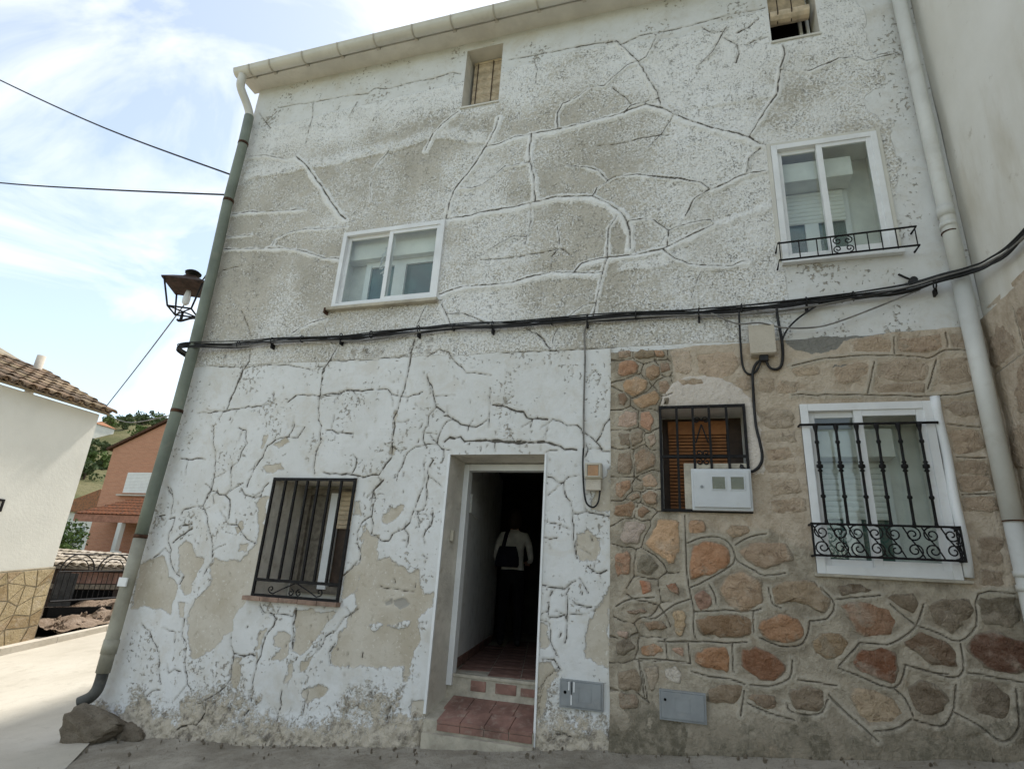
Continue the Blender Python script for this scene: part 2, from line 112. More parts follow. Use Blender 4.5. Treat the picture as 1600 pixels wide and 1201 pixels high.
class NT:
    def __init__(s, name, rough=0.85, spec=0.25, metal=0.0):
        s.m = bpy.data.materials.new(name)
        s.m.use_nodes = True
        s.n, s.l = s.m.node_tree.nodes, s.m.node_tree.links
        s.b = s.n['Principled BSDF']
        s.b.inputs['Roughness'].default_value = rough
        s.b.inputs['Specular IOR Level'].default_value = spec
        s.b.inputs['Metallic'].default_value = metal
        s.tc = s.n.new('ShaderNodeTexCoord')
    def put(s, sock, v):
        if hasattr(v, 'is_output') or isinstance(v, bpy.types.NodeSocket):
            s.l.new(v, sock)
        elif isinstance(v, (tuple, list)) and len(v) == 3 and sock.type == 'RGBA':
            sock.default_value = (*v, 1)
        else:
            sock.default_value = v
    def math(s, op, a, b=0.0, c=None, clamp=False):
        n = s.n.new('ShaderNodeMath'); n.operation = op; n.use_clamp = clamp
        s.put(n.inputs[0], a); s.put(n.inputs[1], b)
        if c is not None: s.put(n.inputs[2], c)
        return n.outputs[0]
    def noise(s, scale, detail=3, rough=0.55, dist=0.0, vec=None, out='Fac'):
        n = s.n.new('ShaderNodeTexNoise')
        n.inputs['Scale'].default_value = scale
        n.inputs['Detail'].default_value = detail
        n.inputs['Roughness'].default_value = rough
        n.inputs['Distortion'].default_value = dist
        s.l.new(vec if vec is not None else s.tc.outputs['Object'], n.inputs['Vector'])
        return n.outputs[out]
    def voro(s, scale, feature='F1', vec=None, rand=1.0):
        n = s.n.new('ShaderNodeTexVoronoi')
        n.feature = feature
        n.inputs['Scale'].default_value = scale
        n.inputs['Randomness'].default_value = rand
        s.l.new(vec if vec is not None else s.tc.outputs['Object'], n.inputs['Vector'])
        return n.outputs['Distance']
    def vec(s, sc=(1, 1, 1), rot=(0, 0, 0), loc=(0, 0, 0)):
        n = s.n.new('ShaderNodeMapping')
        n.inputs['Scale'].default_value = sc
        n.inputs['Rotation'].default_value = rot
        n.inputs['Location'].default_value = loc
        s.l.new(s.tc.outputs['Object'], n.inputs['Vector'])
        return n.outputs['Vector']
    def attr(s, name, out='Fac'):
        n = s.n.new('ShaderNodeAttribute'); n.attribute_name = name
        return n.outputs[out]
    def step(s, v, a, b):
        n = s.n.new('ShaderNodeMapRange'); n.interpolation_type = 'SMOOTHSTEP'; n.clamp = True
        s.put(n.inputs['Value'], v)
        n.inputs['From Min'].default_value = a; n.inputs['From Max'].default_value = b
        return n.outputs['Result']
    def mix(s, f, a, b, blend='MIX'):
        n = s.n.new('ShaderNodeMixRGB'); n.blend_type = blend
        s.put(n.inputs['Fac'], f); s.put(n.inputs['Color1'], a); s.put(n.inputs['Color2'], b)
        return n.outputs['Color']
    def ocol(s):
        n = s.n.new('ShaderNodeObjectInfo'); return n.outputs['Color'], n.outputs['Random']
    def bump(s, h, dist=0.01, strength=1.0):
        n = s.n.new('ShaderNodeBump')
        n.inputs['Distance'].default_value = dist
        n.inputs['Strength'].default_value = strength
        s.put(n.inputs['Height'], h)
        s.l.new(n.outputs['Normal'], s.b.inputs['Normal'])
    def col(s, c): s.put(s.b.inputs['Base Color'], c)

def simple(name, c, rough=0.6, spec=0.3, metal=0.0, var=0.12, scale=6.0, bump=0.0, bscale=60.0, dirt=None, dirt_amt=0.5):
    t = NT(name, rough, spec, metal)
    n = t.noise(scale, 4, 0.6)
    d = tuple(max(0, v * (1 - 2 * var)) for v in c)
    e = tuple(min(1, v * (1 + var)) for v in c)
    base = t.mix(t.step(n, 0.3, 0.7), d, e)
    if dirt:
        dn = t.noise(scale * 2.3, 6, 0.7, 0.4)
        base = t.mix(t.math('MULTIPLY', t.step(dn, 0.5, 0.75), dirt_amt), base, dirt)
    t.col(base)
    rn = t.noise(scale * 3, 3)
    t.put(t.b.inputs['Roughness'], t.math('ADD', t.math('MULTIPLY', rn, 0.25), max(0.02, rough - 0.12)))
    if bump:
        t.bump(t.noise(bscale, 4, 0.6), bump)
    return t.m

MAT = {}
# ---- stucco of the main facade
def make_stucco():
    t = NT('peeling_stucco', 0.9, 0.15)
    nf = t.noise(46, 2, 0.7)
    nf2 = t.noise(95, 2, 0.65)
    nm = t.noise(10, 4, 0.68)
    nl = t.noise(1.5, 3, 0.55)
    ns = t.noise(26, 4, 0.65)
    up, wh, ck, rd, pe, cm, gr = [t.attr(a) for a in ('up', 'wh', 'ck', 'rd', 'pe', 'cm', 'gr')]
    # upper wall: rough-cast, whitewash worn off the bare grey render
    f = t.math('ADD', wh, t.math('MULTIPLY', t.math('SUBTRACT', nm, 0.5), 1.7))
    smo = t.step(t.noise(3.1, 3, 0.6), 0.38, 0.62)
    f = t.math('ADD', f, t.math('MULTIPLY', t.math('SUBTRACT', nf, 0.5), t.math('ADD', 1.3, t.math('MULTIPLY', smo, 2.6))))
    f = t.math('ADD', f, t.math('MULTIPLY', rd, 1.6))
    f = t.step(f, 0.08, 0.92)
    bare = t.mix(t.step(nl, 0.3, 0.7), (0.43, 0.40, 0.34), (0.56, 0.525, 0.455))
    bare = t.mix(t.math('MULTIPLY', t.step(nf2, 0.48, 0.66), 0.4), bare, (0.31, 0.285, 0.24))
    white = t.mix(t.step(nl, 0.3, 0.7), (0.75, 0.74, 0.71), (0.80, 0.80, 0.785))
    rough = t.mix(f, bare, white)
    pitm = t.math('MULTIPLY', t.step(t.math('ADD', t.noise(58, 3, 0.7, vec=t.vec((1, 1, 1), loc=(3, 7, 1))), t.math('MULTIPLY', t.math('SUBTRACT', nm, 0.5), 0.55)), 0.57, 0.66), t.math('MULTIPLY', t.math('ADD', 0.35, t.math('MULTIPLY', smo, 0.4)), t.math('SUBTRACT', 1.0, t.math('MULTIPLY', rd, 0.9))))
    rough = t.mix(pitm, rough, (0.215, 0.195, 0.16))
    # lower wall: white paint with chips
    paint = t.mix(t.step(nl, 0.3, 0.7), (0.655, 0.655, 0.635), (0.72, 0.725, 0.715))
    paint = t.mix(t.math('MULTIPLY', t.step(t.noise(5, 4, 0.7), 0.45, 0.72), 0.5), paint, (0.56, 0.54, 0.485))
    paint = t.mix(t.math('MULTIPLY', t.step(t.noise(2.6, 5, 0.72, 0.5), 0.50, 0.66), 0.38), paint, (0.56, 0.515, 0.435))
    chips = t.step(t.math('ADD', ns, t.math('MULTIPLY', t.math('SUBTRACT', t.noise(2.2, 4, 0.6), 0.5), 0.75)), 0.635, 0.67)
    tan = t.mix(t.step(t.noise(2.3, 5, 0.6), 0.35, 0.7), (0.57, 0.525, 0.445), (0.46, 0.405, 0.315))
    tan = t.mix(t.math('MULTIPLY', t.step(t.noise(9, 5, 0.7), 0.52, 0.75), 0.35), tan, (0.62, 0.58, 0.51))
    tan = t.mix(t.math('MULTIPLY', t.step(t.noise(22, 5, 0.72, 0.4), 0.54, 0.68), 0.5), tan, (0.35, 0.30, 0.225))
    tan = t.mix(t.math('MULTIPLY', t.step(t.noise(30, 4, 0.7), 0.60, 0.66), 0.7), tan, (0.68, 0.66, 0.61))
    pm = t.step(t.math('ADD', pe, t.math('MULTIPLY', t.math('SUBTRACT', t.noise(15, 5, 0.72), 0.5), 0.11)), -0.004, 0.009)
    chipcol = t.mix(t.step(t.noise(40, 2), 0.45, 0.6), (0.40, 0.36, 0.29), (0.2, 0.18, 0.15))
    lower = t.mix(t.math('MULTIPLY', chips, 0.8), paint, chipcol)
    lower = t.mix(pm, lower, tan)
    cmm = t.step(t.math('ADD', cm, t.math('MULTIPLY', t.math('SUBTRACT', t.noise(20, 4), 0.5), 0.05)), -0.002, 0.004)
    lower = t.mix(cmm, lower, (0.36, 0.34, 0.30))
    upm = t.step(t.math('ADD', up, t.math('MULTIPLY', t.math('SUBTRACT', nm, 0.5), 0.35)), 0.42, 0.58)
    c = t.mix(upm, lower, rough)
    # damp base
    gm = t.math('ADD', gr, t.math('MULTIPLY', t.math('SUBTRACT', nm, 0.5), 1.0))
    gm = t.math('ADD', gm, t.math('MULTIPLY', t.math('SUBTRACT', nf, 0.5), 0.8))
    gmm = t.math('MULTIPLY', t.step(gm, 0.38, 0.72), t.step(gr, 0.02, 0.2))
    gcol = t.mix(t.step(t.noise(9, 4, 0.75), 0.45, 0.7), (0.50, 0.435, 0.335), (0.13, 0.105, 0.075))
    c = t.mix(t.math('MULTIPLY', gmm, 0.9), c, gcol)
    # cracks
    ckn = t.math('ADD', ck, t.math('MULTIPLY', t.math('SUBTRACT', t.noise(45, 2, 0.7), 0.5), 0.008))
    ckm = t.step(ckn, -0.0025, 0.0035)
    cks = t.math('MULTIPLY', t.step(ckn, -0.02, 0.0), 0.28)
    c = t.mix(cks, c, (0.40, 0.355, 0.29))
    c = t.mix(t.math('MULTIPLY', ckm, 0.92), c, (0.075, 0.065, 0.05))
    t.col(c)
    # relief
    h = t.math('MULTIPLY', t.math('MULTIPLY', nf, upm), 1.1)
    h = t.math('SUBTRACT', h, t.math('MULTIPLY', t.math('MULTIPLY', pitm, upm), 0.9))
    h = t.math('ADD', h, t.math('MULTIPLY', nm, 0.45))
    h = t.math('ADD', h, t.math('MULTIPLY', t.noise(34, 4), 0.22))
    h = t.math('SUBTRACT', h, t.math('MULTIPLY', t.math('MAXIMUM', pm, chips), t.math('MULTIPLY', t.math('SUBTRACT', 1.0, upm), 0.6)))
    h = t.math('SUBTRACT', h, t.math('MULTIPLY', ckm, 1.2))
    h = t.math('ADD', h, t.math('MULTIPLY', t.math('MULTIPLY', gmm, nf), 1.6))
    t.bump(h, 0.012, 0.9)
    return t.m
MAT['stucco'] = make_stucco()

def make_mortar():
    t = NT('joint_mortar', 0.95, 0.12)
    tan, jk, pl, cg, gr, lp = [t.attr(a) for a in ('tan', 'jk', 'pl', 'cg', 'gr', 'lp')]
    n1 = t.noise(6, 4, 0.65); n2 = t.noise(55, 2, 0.65); n3 = t.noise(1.9, 3, 0.6); n4 = t.noise(20, 4, 0.7); n5 = t.noise(3.2, 4, 0.65, 0.8)
    grey = t.mix(t.step(n1, 0.38, 0.64), (0.29, 0.25, 0.19), (0.45, 0.395, 0.31))
    grey = t.mix(t.math('MULTIPLY', t.step(n4, 0.55, 0.70), 0.28), grey, (0.47, 0.42, 0.34))
    grey = t.mix(t.math('MULTIPLY', t.step(n5, 0.54, 0.7), 0.5), grey, (0.34, 0.265, 0.185))
    tn = t.mix(t.step(n1, 0.35, 0.66), (0.44, 0.36, 0.27), (0.56, 0.475, 0.375))
    tn = t.mix(t.math('MULTIPLY', t.step(n4, 0.54, 0.70), 0.3), tn, (0.64, 0.57, 0.48))
    tn = t.mix(t.math('MULTIPLY', t.step(n5, 0.56, 0.7), 0.45), tn, (0.42, 0.31, 0.215))
    c = t.mix(t.step(t.math('ADD', tan, t.math('MULTIPLY', t.math('SUBTRACT', n1, 0.5), 0.8)), 0.3, 0.75), grey, tn)
    # tooled ribbons along the joints are paler lime
    rib = t.math('MULTIPLY', t.step(t.math('ADD', lp, t.math('MULTIPLY', t.math('SUBTRACT', n4, 0.5), 0.05)), -0.004, 0.014), t.step(n3, 0.30, 0.55))
    c = t.mix(t.math('MULTIPLY', rib, 0.62), c, (0.47, 0.425, 0.345))
    wob = t.math('MULTIPLY', t.math('SUBTRACT', n4, 0.5), 0.06)
    c = t.mix(t.step(t.math('ADD', pl, wob), -0.003, 0.006), c, t.mix(n1, (0.56, 0.49, 0.42), (0.70, 0.64, 0.57)))
    c = t.mix(t.step(t.math('ADD', cg, wob), -0.003, 0.005), c, t.mix(n2, (0.17, 0.165, 0.15), (0.30, 0.29, 0.26)))
    moss = t.math('ADD', gr, t.math('MULTIPLY', t.math('SUBTRACT', n1, 0.5), 2.0))
    moss = t.math('ADD', moss, t.math('MULTIPLY', t.math('SUBTRACT', n4, 0.5), 1.0))
    c = t.mix(t.math('MULTIPLY', t.step(moss, 0.65, 1.1), 0.75), c, t.mix(t.step(n4, 0.4, 0.65), (0.075, 0.068, 0.045), (0.22, 0.19, 0.14)))
    jn = t.math('ADD', jk, t.math('MULTIPLY', t.math('SUBTRACT', n2, 0.5), 0.008))
    c = t.mix(t.math('MULTIPLY', t.step(jn, -0.003, 0.003), t.math('ADD', 0.35, t.math('MULTIPLY', t.step(t.noise(3.0, 2), 0.38, 0.62), 0.45))), c, (0.075, 0.064, 0.047))
    t.col(c)
    h = t.math('ADD', t.math('MULTIPLY', n2, 0.6), t.math('MULTIPLY', n4, 1.0))
    h = t.math('SUBTRACT', h, t.math('MULTIPLY', t.step(jn, -0.004, 0.003), 0.9))
    t.bump(h, 0.016, 1.0)
    return t.m
MAT['mortar'] = make_mortar()

def make_stone():
    t = NT('rubble_stone', 0.92, 0.15)
    oc, rnd = t.ocol()
    n1 = t.noise(15, 4, 0.72, 0.6); n2 = t.noise(60, 4, 0.7); n3 = t.noise(5, 5, 0.65, 0.4); n4 = t.noise(9, 5, 0.7, vec=t.vec((1, 1, 2.2), rot=(0.3, 0.5, 0.2)))
    c = t.mix(t.step(n4, 0.35, 0.65), t.mix(0.22, oc, (0.10, 0.075, 0.05)), t.mix(0.15, oc, (0.62, 0.53, 0.42)))
    c = t.mix(t.math('MULTIPLY', t.step(n1, 0.56, 0.70), 0.55), c, (0.13, 0.088, 0.055))
    c = t.mix(t.math('MULTIPLY', t.step(n3, 0.52, 0.70), 0.4), c, (0.58, 0.50, 0.40))
    c = t.mix(t.math('MULTIPLY', t.step(n2, 0.62, 0.72), 0.45), c, (0.08, 0.066, 0.045))
    c = t.mix(t.math('MULTIPLY', t.step(t.noise(6.5, 4, 0.7, 0.6), 0.58, 0.66), 0.45), c, (0.38, 0.335, 0.26))
    ed, tn = t.attr('ed'), t.attr('tn')
    em = t.step(t.math('ADD', ed, t.math('MULTIPLY', t.math('SUBTRACT', n3, 0.5), 0.9)), 0.45, 0.85)
    mc = t.mix(tn, t.mix(n1, (0.25, 0.22, 0.17), (0.40, 0.36, 0.285)), t.mix(n1, (0.43, 0.35, 0.26), (0.57, 0.485, 0.385)))
    c = t.mix(t.math('MULTIPLY', em, 0.75), c, mc)
    t.col(c)
    t.bump(t.math('ADD', t.math('MULTIPLY', n1, 1.4), t.math('MULTIPLY', n2, 0.5)), 0.028, 1.0)
    return t.m
MAT['stone'] = make_stone()

def make_ground(name, c1, c2, c3, speck, sc=1.0, bump=0.02):
    t = NT(name, 0.95, 0.12)
    n1 = t.noise(1.3 * sc, 6, 0.65); n2 = t.noise(9 * sc, 6, 0.7); n3 = t.noise(80, 3, 0.6)
    c = t.mix(t.step(n1, 0.33, 0.68), c1, c2)
    c = t.mix(t.math('MULTIPLY', t.step(n2, 0.5, 0.75), 0.6), c, c3)
    c = t.mix(t.math('MULTIPLY', t.step(n3, 0.58, 0.7), 0.45), c, speck)
    t.col(c)
    t.bump(t.math('ADD', t.math('MULTIPLY', n2, 1.0), t.math('MULTIPLY', n3, 0.5)), bump, 0.9)
    return t.m
MAT['lane'] = make_ground('worn_lane_concrete', (0.31, 0.275, 0.22), (0.50, 0.455, 0.38), (0.20, 0.172, 0.128), (0.13, 0.11, 0.08), 1.3, 0.045)
MAT['street'] = make_ground('pale_street_concrete', (0.46, 0.42, 0.345), (0.55, 0.51, 0.43), (0.38, 0.345, 0.28), (0.30, 0.27, 0.22), 0.6, 0.006)
MAT['dirt'] = make_ground('dry_rubble_dirt', (0.26, 0.19, 0.135), (0.40, 0.31, 0.24), (0.13, 0.095, 0.065), (0.48, 0.41, 0.34), 3.0, 0.06)
MAT['grass'] = make_ground('dry_grass', (0.09, 0.10, 0.035), (0.16, 0.15, 0.07), (0.05, 0.065, 0.02), (0.2, 0.18, 0.1), 1.0, 0.03)
MAT['kerb'] = make_ground('kerb_concrete', (0.50, 0.45, 0.37), (0.58, 0.53, 0.45), (0.40, 0.36, 0.29), (0.32, 0.28, 0.23), 2.0, 0.006)
MAT['rock'] = make_ground('corner_rock', (0.25, 0.205, 0.15), (0.38, 0.325, 0.25), (0.12, 0.095, 0.065), (0.07, 0.06, 0.045), 6.0, 0.07)
MAT['white_alu'] = simple('white_lacquered_aluminium', (0.77, 0.78, 0.78), 0.35, 0.4, var=0.04, scale=3, dirt=(0.50, 0.48, 0.43), dirt_amt=0.25)
MAT['inner_white'] = simple('niche_plaster', (0.76, 0.755, 0.72), 0.8, 0.2, var=0.07, scale=4)
MAT['door_reveal'] = simple('door_reveal_plaster', (0.68, 0.645, 0.57), 0.9, 0.15, var=0.10, scale=3.0, bump=0.006, bscale=40, dirt=(0.36, 0.31, 0.24), dirt_amt=0.6)
MAT['corridor'] = simple('corridor_plaster', (0.80, 0.805, 0.775), 0.85, 0.2, var=0.04, scale=2.5, bump=0.004, bscale=30, dirt=(0.30, 0.27, 0.22), dirt_amt=0.5)
MAT['dark_room'] = simple('darkened_room_plaster', (0.10, 0.095, 0.085), 0.9, 0.1, scale=3)  # darkness of the unlit back room is put into the plaster colour
MAT['iron'] = simple('black_wrought_iron', (0.012, 0.0115, 0.012), 0.6, 0.2, 0.0, var=0.3, scale=30, bump=0.002, bscale=150, dirt=(0.05, 0.03, 0.02), dirt_amt=0.35)
MAT['cable'] = simple('black_cable_sheath', (0.018, 0.018, 0.019), 0.6, 0.35, var=0.3, scale=8, dirt=(0.09, 0.085, 0.075), dirt_amt=0.35)
MAT['grey_cable'] = simple('grey_cable_sheath', (0.20, 0.19, 0.175), 0.6, 0.3, var=0.2, scale=8)
MAT['green_pipe'] = simple('green_grey_painted_pipe', (0.185, 0.21, 0.168), 0.55, 0.3, var=0.13, scale=2.5, dirt=(0.24, 0.23, 0.18), dirt_amt=0.5)
MAT['cream_pipe'] = simple('weathered_cream_pipe', (0.33, 0.315, 0.25), 0.6, 0.3, var=0.12, scale=3, dirt=(0.2, 0.18, 0.13), dirt_amt=0.5)
MAT['white_pipe'] = simple('white_plastic_pipe', (0.62, 0.62, 0.58), 0.45, 0.35, var=0.06, scale=2, dirt=(0.45, 0.42, 0.36), dirt_amt=0.4)
MAT['gutter'] = simple('ivory_gutter', (0.63, 0.61, 0.545), 0.45, 0.35, var=0.05, scale=2, dirt=(0.42, 0.38, 0.30), dirt_amt=0.35)
MAT['gutter_clip'] = simple('gutter_clip_metal', (0.48, 0.44, 0.36), 0.5, 0.35, var=0.1)
MAT['rust'] = simple('rusty_metal', (0.10, 0.05, 0.03), 0.8, 0.2, var=0.3, scale=14)
MAT['soffit'] = simple('soffit_plaster', (0.66, 0.63, 0.56), 0.9, 0.15, var=0.06, scale=3, dirt=(0.5, 0.46, 0.38), dirt_amt=0.4)
MAT['bamboo'] = simple('bamboo_slat', (0.60, 0.49, 0.35), 0.7, 0.25, var=0.12, scale=12)
MAT['orange_slat'] = simple('orange_wood_slat', (0.33, 0.135, 0.045), 0.6, 0.3, var=0.16, scale=9)
MAT['shutter'] = simple('white_shutter_slat', (0.80, 0.80, 0.77), 0.5, 0.3, var=0.03)
MAT['tile'] = simple('terracotta_floor_tile', (0.25, 0.14, 0.11), 0.7, 0.25, var=0.18, scale=5, bump=0.003, bscale=30, dirt=(0.37, 0.30, 0.245), dirt_amt=0.75)
MAT['grout'] = simple('step_cement', (0.46, 0.42, 0.34), 0.95, 0.15, var=0.12, scale=8, bump=0.006, bscale=40, dirt=(0.25, 0.2, 0.15), dirt_amt=0.5)
MAT['sill_tile'] = simple('terracotta_sill_tile', (0.30, 0.205, 0.155), 0.8, 0.2, var=0.18, scale=8, dirt=(0.4, 0.33, 0.25), dirt_amt=0.5)
MAT['box_white'] = simple('white_fibre_cabinet', (0.60, 0.62, 0.63), 0.5, 0.3, var=0.04, scale=4, dirt=(0.45, 0.43, 0.38), dirt_amt=0.25)
MAT['box_grey'] = simple('grey_metal_door', (0.27, 0.285, 0.29), 0.5, 0.35, var=0.08, scale=5, dirt=(0.38, 0.36, 0.32), dirt_amt=0.3)
MAT['olive_glass'] = simple('olive_inspection_glass', (0.16, 0.165, 0.11), 0.25, 0.5, var=0.1)
MAT['beige_plastic'] = simple('beige_plastic', (0.50, 0.46, 0.37), 0.5, 0.35, var=0.06)
MAT['amber'] = simple('amber_window', (0.42, 0.22, 0.09), 0.3, 0.5, var=0.1)
MAT['dark'] = simple('near_black_fill', (0.006, 0.006, 0.006), 0.9, 0.05)
MAT['curtain'] = simple('sheer_curtain', (0.55, 0.56, 0.54), 0.9, 0.1, var=0.08, scale=10)
MAT['brown_wood'] = simple('dark_brown_wood', (0.06, 0.037, 0.025), 0.6, 0.3, var=0.2, scale=10)
MAT['grey_wood'] = simple('weathered_grey_wood', (0.20, 0.175, 0.14), 0.85, 0.15, var=0.2, scale=14, dirt=(0.09, 0.075, 0.06), dirt_amt=0.6)

def make_glass(name, tint, trans):
    m = bpy.data.materials.new(name); m.use_nodes = True
    n, l = m.node_tree.nodes, m.node_tree.links
    n.clear()
    out = n.new('ShaderNodeOutputMaterial')
    tr = n.new('ShaderNodeBsdfTransparent'); tr.inputs['Color'].default_value = (*tint, 1)
    gl = n.new('ShaderNodeBsdfGlossy'); gl.inputs['Roughness'].default_value = 0.02
    lw = n.new('ShaderNodeLayerWeight'); lw.inputs['Blend'].default_value = 0.5
    pw = n.new('ShaderNodeMath'); pw.operation = 'POWER'; pw.inputs[1].default_value = 4.0
    ad = n.new('ShaderNodeMath'); ad.operation = 'ADD'; ad.inputs[1].default_value = 1 - trans; ad.use_clamp = True
    mx = n.new('ShaderNodeMixShader')
    l.new(lw.outputs['Facing'], pw.inputs[0]); l.new(pw.outputs[0], ad.inputs[0]); l.new(ad.outputs[0], mx.inputs[0])
    l.new(tr.outputs[0], mx.inputs[1]); l.new(gl.outputs[0], mx.inputs[2])
    l.new(mx.outputs[0], out.inputs['Surface'])
    return m
MAT['glass'] = make_glass('window_glass', (0.95, 0.975, 0.96), 0.95)
MAT['lamp_glass'] = make_glass('lantern_glass', (0.95, 0.97, 0.97), 0.98)
MAT['inner_glass'] = simple('dim_inner_glass', (0.06, 0.125, 0.11), 0.12, 0.6, var=0.2, scale=3)

# ------------------------------------------------------------------ mesh helpers
class MB:
    def __init__(s): s.v = []; s.f = []
    def add(s, v, f):
        o = len(s.v); s.v += [tuple(p) for p in v]; s.f += [tuple(i + o for i in q) for q in f]; return s
    def box(s, x0, x1, y0, y1, z0, z1):
        return s.add([(x0, y0, z0), (x1, y0, z0), (x1, y1, z0), (x0, y1, z0), (x0, y0, z1), (x1, y0, z1), (x1, y1, z1), (x0, y1, z1)],
                     [(0, 3, 2, 1), (4, 5, 6, 7), (0, 1, 5, 4), (1, 2, 6, 5), (2, 3, 7, 6), (3, 0, 4, 7)])
    def bbox(s, x0, x1, y0, y1, z0, z1, b=0.004):
        """bevelled box"""
        bm = bmesh.new()
        bmesh.ops.create_cube(bm, size=1)
        for v in bm.verts:
            v.co = Vector(((x0 + x1) / 2 + v.co.x * (x1 - x0), (y0 + y1) / 2 + v.co.y * (y1 - y0), (z0 + z1) / 2 + v.co.z * (z1 - z0)))
        bmesh.ops.bevel(bm, geom=bm.edges[:], offset=b, segments=2, affect='EDGES', profile=0.7)
        bm.verts.index_update()
        s.add([v.co[:] for v in bm.verts], [[v.index for v in f.verts] for f in bm.faces]); bm.free(); return s
    def tube(s, pts, r, n=8, cap=True, closed=False):
        pts = [Vector(p) for p in pts]
        rs = r if isinstance(r, (list, tuple)) else [r] * len(pts)
        m = len(pts); o = len(s.v)
        up = Vector((0, 0, 1))
        d0 = (pts[1] - pts[0]).normalized()
        if abs(d0.dot(up)) > 0.9: up = Vector((0, 1, 0))
        a = d0.cross(up).normalized()
        for i, p in enumerate(pts):
            d = (pts[min(i + 1, m - 1)] - pts[max(i - 1, 0)]).normalized()
            a = (a - d * a.dot(d)).normalized(); b = d.cross(a)
            for k in range(n):
                t = 2 * math.pi * k / n
                s.v.append(tuple(p + (a * math.cos(t) + b * math.sin(t)) * rs[i]))
        for i in range(m - 1):
            for k in range(n):
                s.f.append((o + i * n + k, o + i * n + (k + 1) % n, o + (i + 1) * n + (k + 1) % n, o + (i + 1) * n + k))
        if cap:
            s.f.append(tuple(o + k for k in range(n))[::-1]); s.f.append(tuple(o + (m - 1) * n + k for k in range(n)))
        return s
    def lathe(s, cx, cy, prof, n=12):
        o = len(s.v)
        for z, r in prof:
            for k in range(n):
                t = 2 * math.pi * k / n
                s.v.append((cx + r * math.cos(t), cy + r * math.sin(t), z))
        for i in range(len(prof) - 1):
            for k in range(n):
                s.f.append((o + i * n + k, o + i * n + (k + 1) % n, o + (i + 1) * n + (k + 1) % n, o + (i + 1) * n + k))
        s.f.append(tuple(o + k for k in range(n))[::-1]); s.f.append(tuple(o + (len(prof) - 1) * n + k for k in range(n)))
        return s
    def prism(s, poly, y0, y1):
        """polygon in x,z extruded from y0 (front) to y1"""
        n = len(poly)
        return s.add([(x, y0, z) for x, z in poly] + [(x, y1, z) for x, z in poly],
                     [tuple(range(n)), tuple(range(2 * n - 1, n - 1, -1))] + [(i, n + i, n + (i + 1) % n, (i + 1) % n) for i in range(n)])
    def quad(s, a, b, c, d): return s.add([a, b, c, d], [(0, 1, 2, 3)])
    def build(s, name, mat, parent=None, smooth=False, mats=None):
        me = bpy.data.meshes.new(name)
        me.from_pydata(s.v, [], s.f)
        return mesh_obj(name, me, mat, parent, smooth)

def mesh_obj(name, me, mat, parent=None, smooth=False):
    me.update()
    if mat is not None:
        me.materials.append(MAT[mat] if isinstance(mat, str) else mat)
    if smooth:
        me.polygons.foreach_set('use_smooth', [True] * len(me.polygons))
    o = bpy.data.objects.new(name, me)
    COL.objects.link(o)
    if parent: adopt(o, parent)
    return o

def adopt(o, parent):
    o.parent = parent
    if parent.type == 'EMPTY':
        o.matrix_parent_inverse = Matrix.Translation(parent.location).inverted()

def thing(name, label, cat, loc=(0, 0, 0), group=None):
    o = bpy.data.objects.new(name, None)
    o.empty_display_size = 0.2
    COL.objects.link(o); o.location = loc
    return tag(o, label, cat, group)

def tag(o, label=None, cat=None, group=None, kind=None):
    if label: o['label'] = label
    if cat: o['category'] = cat
    if group: o['group'] = group
    if kind: o['kind'] = kind
    return o

def spiral(cx, cz, r0, turns, a0, y, sgn=1, n=18):
    return [(cx + (r0 * (1 - 0.8 * i / n)) * math.cos(a0 + sgn * turns * 2 * math.pi * i / n), y,
             cz + (r0 * (1 - 0.8 * i / n)) * math.sin(a0 + sgn * turns * 2 * math.pi * i / n)) for i in range(n + 1)]

def catmull(pts, k=4, closed=False):
    out = []; n = len(pts)
    rng_ = range(n) if closed else range(n - 1)
    for i in rng_:
        p0, p1, p2, p3 = [np.array(pts[(i + j) % n] if closed else pts[min(max(i + j, 0), n - 1)], float) for j in (-1, 0, 1, 2)]
        for s_ in range(k):
            t = s_ / k
            out.append(tuple(0.5 * ((2 * p1) + (-p0 + p2) * t + (2 * p0 - 5 * p1 + 4 * p2 - p3) * t * t + (-p0 + 3 * p1 - 3 * p2 + p3) * t ** 3)))
    if not closed: out.append(tuple(map(float, pts[-1])))
    return out

# numpy value noise
_tab = NR.random((256, 256))
def vnoise(x, y, seed=0):
    x = x + seed * 17.3; y = y + seed * 9.1
    xi = np.floor(x).astype(int); yi = np.floor(y).astype(int)
    fx = x - xi; fy = y - yi
    fx = fx * fx * (3 - 2 * fx); fy = fy * fy * (3 - 2 * fy)
    a = _tab[xi & 255, yi & 255]; b = _tab[(xi + 1) & 255, yi & 255]
    c = _tab[xi & 255, (yi + 1) & 255]; d = _tab[(xi + 1) & 255, (yi + 1) & 255]
    return (a * (1 - fx) + b * fx) * (1 - fy) + (c * (1 - fx) + d * fx) * fy
def fbm(x, y, s, octv=4, seed=0, g=0.5):
    r = 0; a = 1; t = 0
    for o in range(octv):
        r = r + a * vnoise(x * s, y * s, seed + o); t += a; a *= g; s *= 2.03
    return r / t
def sstep(v, a, b):
    t = np.clip((v - a) / (b - a), 0, 1); return t * t * (3 - 2 * t)

def pts_of(flat): return [(flat[i] / 200.0, flat[i + 1] / 200.0 + 0.0) for i in range(0, len(flat), 2)]
def jag(pts, amp, stp, rng):
    out = [pts[0]]
    for (x0, z0), (x1, z1) in zip(pts[:-1], pts[1:]):
        L = math.hypot(x1 - x0, z1 - z0); k = max(1, int(L / stp))
        for i in range(1, k + 1):
            t = i / k; j = amp if i < k else amp * 0.4
            out.append((x0 + (x1 - x0) * t + rng.uniform(-j, j), z0 + (z1 - z0) * t + rng.uniform(-j, j)))
    return out

